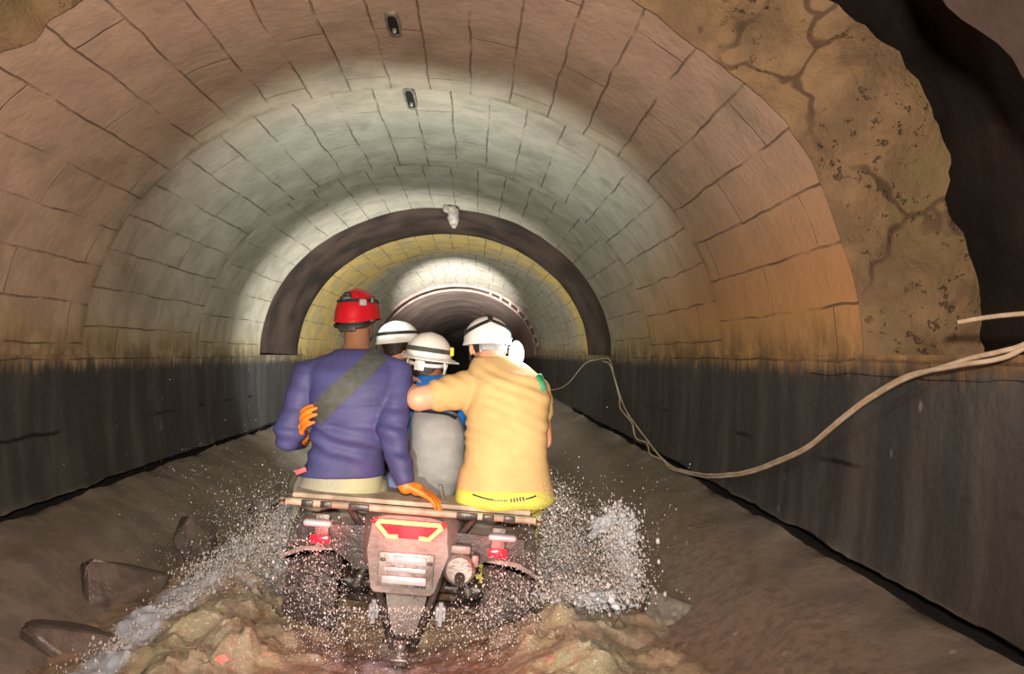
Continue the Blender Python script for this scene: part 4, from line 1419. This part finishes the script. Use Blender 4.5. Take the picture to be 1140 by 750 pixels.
for s, a in ((-1, 0), (1, 0)):
    obj('chin_strap', xf(join(tube(catmull([(s * 0.094, -0.05, -0.01), (s * 0.092, -0.03, -0.07), (s * 0.05, 0.02, -0.115), (0, 0.035, -0.118)], 5), 0.006, 6),
                              tube(catmull([(s * 0.096, 0.02, -0.01), (s * 0.09, 0.0, -0.075)], 4), 0.006, 6)), MhC), M['whitehelm'], hel)
# backpack
bp = thing('backpack', at(487, 553, 3.38), 'bulging grey backpack on the back of the rider in blue', 'backpack')


def bag_parts():
    rings = []
    for (px, py, hw, hd) in ((478, 554, 0.07, 0.05), (482, 548, 0.095, 0.075), (485, 530, 0.118, 0.10), (487, 505, 0.130, 0.11), (487, 482, 0.128, 0.105), (485, 465, 0.112, 0.09), (482, 456, 0.088, 0.06), (481, 452, 0.05, 0.03)):
        c = at(px, py, 3.40)
        rings.append([c + Vector((math.copysign(abs(math.cos(2 * PI * j / 32)) ** 0.75, math.cos(2 * PI * j / 32)) * hw, math.copysign(abs(math.sin(2 * PI * j / 32)) ** 0.75, math.sin(2 * PI * j / 32)) * hd, 0)) for j in range(32)])
    return loft(rings)


bagm = organic('bag', [bag_parts()], M['bag'], bp, 0.008, 4, lambda v: fold(v, 1.0, 0.010, (7, 6, 9), 2) + fold(v, 1.0, 0.005, (16, 9, 20), 8))
bvb = bvh_of(bagm)
z4 = lambda a, b: (at(a, b, 3.3).x, at(a, b, 3.3).z)
obj('trim_piping', ribbon_on(bvb, [z4(468, 458), z4(484, 459.5), z4(498, 461.5), z4(508, 466.5)], 0.012, 0.006, 0.0), M['black'], bp)
obj('top_flap', ribbon_on(bvb, [z4(470, 456), z4(486, 456.5), z4(500, 459)], 0.014, 0.004, 0.001), M['blue'], bp)
obj('tail_strap', tube(catmull([at(490, 540, 3.285), at(492, 552, 3.27), at(493, 562, 3.25)], 5), 0.008, 8), M['lime'], bp)
for sx in (-1, 1):
    sh = LsC if sx < 0 else RsC
    c0 = Vector((sh.x - sx * 0.05, 3.50, 1.24))
    obj('shoulder_strap', tube(catmull([c0, Vector((c0.x, 3.56, 1.345)), Vector((c0.x, 3.64, 1.365)), Vector((c0.x, 3.74, 1.28)), Vector((c0.x - sx * 0.0, 3.72, 1.05)), Vector((c0.x + sx * 0.03, 3.5, 0.98))], 6), 0.014, 8), M['black'], bp)

# ---- driver: dark jacket, white helmet, half hidden
Bp = thing('person', at(455, 545, 4.1), 'driver in dark jacket and white helmet half hidden behind the front riders', 'person')
rowsB = [(456, 540, 4.15, 0.165, 0.125), (455, 520, 4.13, 0.16, 0.12), (453, 490, 4.12, 0.145, 0.11), (451, 455, 4.13, 0.155, 0.115), (448, 430, 4.16, 0.165, 0.11), (446, 418, 4.19, 0.15, 0.10), (444, 408, 4.23, 0.10, 0.08), (443, 400, 4.27, 0.062, 0.062), (443, 392, 4.3, 0.055, 0.058)]
LsB, LeB, LwB = at(416, 425, 4.2), at(405, 470, 4.4), at(396, 462, 4.62)
RsB, ReB, RwB = at(478, 425, 4.2), at(500, 470, 4.4), at(532, 470, 4.64)
hB = at(443, 380, 4.34)
MhB = frame(hB, R(-22), R(-2), R(-4))
legsB = [(at(440, 538, 4.15), at(415, 520, 4.55), at(410, 600, 4.6), at(410, 608, 4.8)), (at(472, 538, 4.15), at(515, 520, 4.55), at(520, 600, 4.6), at(521, 608, 4.8))]
bodyB = organic('body', [torso_rings(rowsB, -0.012), limb([LsB, LeB], [0.05, 0.04]), limb([LeB, LwB], [0.04, 0.028]), limb([RsB, ReB], [0.05, 0.04]), limb([ReB, RwB], [0.04, 0.028]),
                         limb([at(443, 403, 4.28), hB + Vector((0, -0.012, -0.03))], [0.057, 0.054])] + head_parts(MhB) + sum([leg_parts(l) for l in legsB], [])
                + hand_parts(LwB, (-0.3, 0.6, 0.3), (0, 0.6, -1), 1, (45, 60, 40), 1.0) + hand_parts(RwB, (0.3, 0.6, 0.3), (0, 0.6, -1), -1, (45, 60, 40), 1.0), M['skinfair'], Bp, 0.0075, 2)
face_bits(bodyB, MhB)
organic('jacket', [torso_rings(rowsB[1:8], 0.014), limb([LsB, LeB], [0.068, 0.058]), limb([LeB, LeB.lerp(LwB, 0.85)], [0.058, 0.045]), limb([RsB, ReB], [0.068, 0.058]), limb([ReB, ReB.lerp(RwB, 0.85)], [0.058, 0.045]),
                   limb([at(430, 414, 4.22), LsB], [0.055, 0.064]), limb([at(460, 414, 4.22), RsB], [0.055, 0.064])], M['dark'], Bp, 0.010, 3, lambda v: fold(v, 1.0, 0.010, (5, 4, 12)))
organic('trousers', [torso_rings([(456, 543, 4.15, 0.168, 0.13), (455, 520, 4.13, 0.165, 0.125)], 0.014)] + sum([leg_parts(l, 0.014, False) for l in legsB], []), M['dark'], Bp, 0.010, 3)
for l in legsB:
    organic('boot', [limb([l[2] + Vector((0, -0.01, 0.10)), l[2]], [0.056, 0.053]), limb([l[2] + Vector((0, -0.03, -0.02)), l[3]], [0.053, 0.042])], M['black'], Bp, 0.01, 3)
organic('hair', [xf(ell((0, -0.032, -0.005), (0.081, 0.086, 0.084)), MhB), xf(ell((0, -0.06, -0.055), (0.06, 0.045, 0.06)), MhB)], M['hair'], Bp, 0.008, 2)
sg, fn = shell(MhB, 0.118, 0.145, 0.108, -0.01, 0.012, 0.008, 0.006, 1, 48, 0.012)
hel = obj('helmet', sg, M['whitehelm'], Bp)
obj('lamp_strap', band(fn, 0.80, 0, 0.05, 0.004), M['black'], hel)
obj('chin_strap', xf(join(*[tube(catmull([(s * 0.09, 0.0, -0.01), (s * 0.082, 0.012, -0.07), (s * 0.045, 0.03, -0.112), (0, 0.035, -0.118)], 5), 0.008, 6) for s in (-1, 1)]), MhB), M['orange'], hel)
sl = at(432, 401, 4.02)
bl = obj('clip_lamp', xf(lathe_x([(0, 0.012), (0.0, 0.020), (0.05, 0.020), (0.14, 0.015)], 16), Matrix.Translation(sl + Vector((0, 0.005, 0))) @ Matrix.Rotation(R(90), 4, 'Z')), M['black'], Bp)
obj('lamp_lens', ell(sl, (0.018, 0.008, 0.018), None, 12, 8), M['lampsmall'], bl)

# ------------------------------------------------------------------ spray and froth thrown up by the wheels
ICO = None


def droplets(pts, sizes):
    bm = bmesh.new()
    bmesh.ops.create_icosphere(bm, subdivisions=1, radius=1.0)
    bm.verts.index_update()
    iv = [v.co.copy() for v in bm.verts]
    iF = [tuple(v.index for v in f.verts) for f in bm.faces]
    bm.free()
    V, F = [], []
    for p, s in zip(pts, sizes):
        o = len(V)
        V += [(p.x + v.x * s, p.y + v.y * s, p.z + v.z * s * 1.6) for v in iv]
        F += [(a + o, b + o, c + o) for a, b, c in iF]
    return V, F


def spray(name, gens, label, seed):
    rnd = random.Random(seed)
    pts, sz = [], []
    for n, fn_, *mul in gens:
        for _ in range(n):
            p = fn_(rnd)
            pts.append(p)
            sz.append(min(0.0055, 0.0009 + rnd.expovariate(1 / 0.0007)) * (mul[0] if mul else 1.0))
    V, F = droplets(pts, sz)
    me = bpy.data.meshes.new(name)
    me.from_pydata(V, [], F)
    me.polygons.foreach_set('use_smooth', [True] * len(me.polygons))
    o = put(name, me, M['drop'], None, (pts[0].x, pts[0].y, 0.3))
    return tag(o, label, 'spray', kind='stuff')


def gbox(px0, px1, py0, py1, d0, d1, pw=1.0):
    def f(r):
        t = r.random() ** pw
        return at(px0 + (px1 - px0) * r.random(), py1 + (py0 - py1) * t, d0 + (d1 - d0) * r.random())
    return f


def ggauss(px, py, D, sx, sy, sd):
    def f(r):
        return at(px + r.gauss(0, sx), py + r.gauss(0, sy), D + r.gauss(0, sd))
    return f


def run(a, b, d0, d1, sx, sz):
    def f(r):
        u = r.random()
        return at(a[0] + (b[0] - a[0]) * u, a[1] + (b[1] - a[1]) * u, d0 + (d1 - d0) * u) + Vector((r.gauss(0, sx), r.gauss(0, sx), r.gauss(0, sz)))
    return f


spray('water_spray', [(1700, gbox(316, 385, 600, 738, 3.0, 3.35, 1.3)), (500, gbox(340, 435, 575, 700, 3.05, 3.3)), (5200, ggauss(312, 600, 4.0, 24, 26, 0.4)), (1800, ggauss(285, 590, 4.5, 36, 36, 0.5)), (5000, run((235, 652), (335, 575), 3.8, 4.9, 0.10, 0.05), 2.4), (2600, run((105, 742), (245, 648), 2.95, 3.85, 0.07, 0.02), 2.0), (1500, ggauss(240, 640, 3.9, 30, 18, 0.3)), (260, ggauss(230, 560, 4.2, 60, 50, 0.4))], 'white water drops flung up around the left rear wheel', 1)
spray('water_spray', [(1700, gbox(545, 605, 615, 738, 3.0, 3.35, 1.3)), (400, gbox(500, 560, 630, 720, 3.05, 3.3)), (7000, ggauss(632, 615, 3.7, 26, 30, 0.3)), (1600, ggauss(615, 565, 3.6, 12, 18, 0.3)), (3600, run((686, 572), (698, 655), 3.75, 3.6, 0.05, 0.04), 2.4), (3000, ggauss(655, 660, 3.45, 30, 9, 0.1), 2.2), (500, ggauss(690, 600, 3.7, 40, 40, 0.3))], 'white water drops flung up around the right rear wheel', 2)
spray('water_spray', [(1600, gbox(360, 560, 675, 750, 2.85, 3.1, 0.5))], 'fine drops dripping below the tail of the machine', 3)


def froth(name, gens, mat, label, seed, voxel=0.008, amp=0.009):
    rnd = random.Random(seed)
    parts = []
    for n, fn_, r0, r1 in gens:
        for _ in range(n):
            r = rnd.uniform(r0, r1) * rnd.uniform(0.5, 1)
            parts.append(ell(fn_(rnd), (r, r, r * 0.8), None, 8, 5))
    o = organic(name, parts, mat, None, voxel, 5, lambda v: amp * noise.fractal(v * 30, 0.7, 2.0, 4), None, 'base')
    return tag(o, label, 'splash', kind='stuff')


froth('splash', [(130, run((690, 575), (700, 650), 3.75, 3.6, 0.03, 0.03), 0.012, 0.030), (60, run((690, 575), (660, 590), 3.75, 3.75, 0.03, 0.02), 0.010, 0.026), (130, ggauss(655, 668, 3.45, 26, 6, 0.1), 0.012, 0.032)], M['foam'], 'white curl of splash beside the right rear wheel', 4)
froth('splash', [(420, run((245, 650), (335, 582), 3.9, 4.9, 0.07, 0.03), 0.012, 0.034)], M['foam'], 'bluish white splash running up to the left chunks', 7)
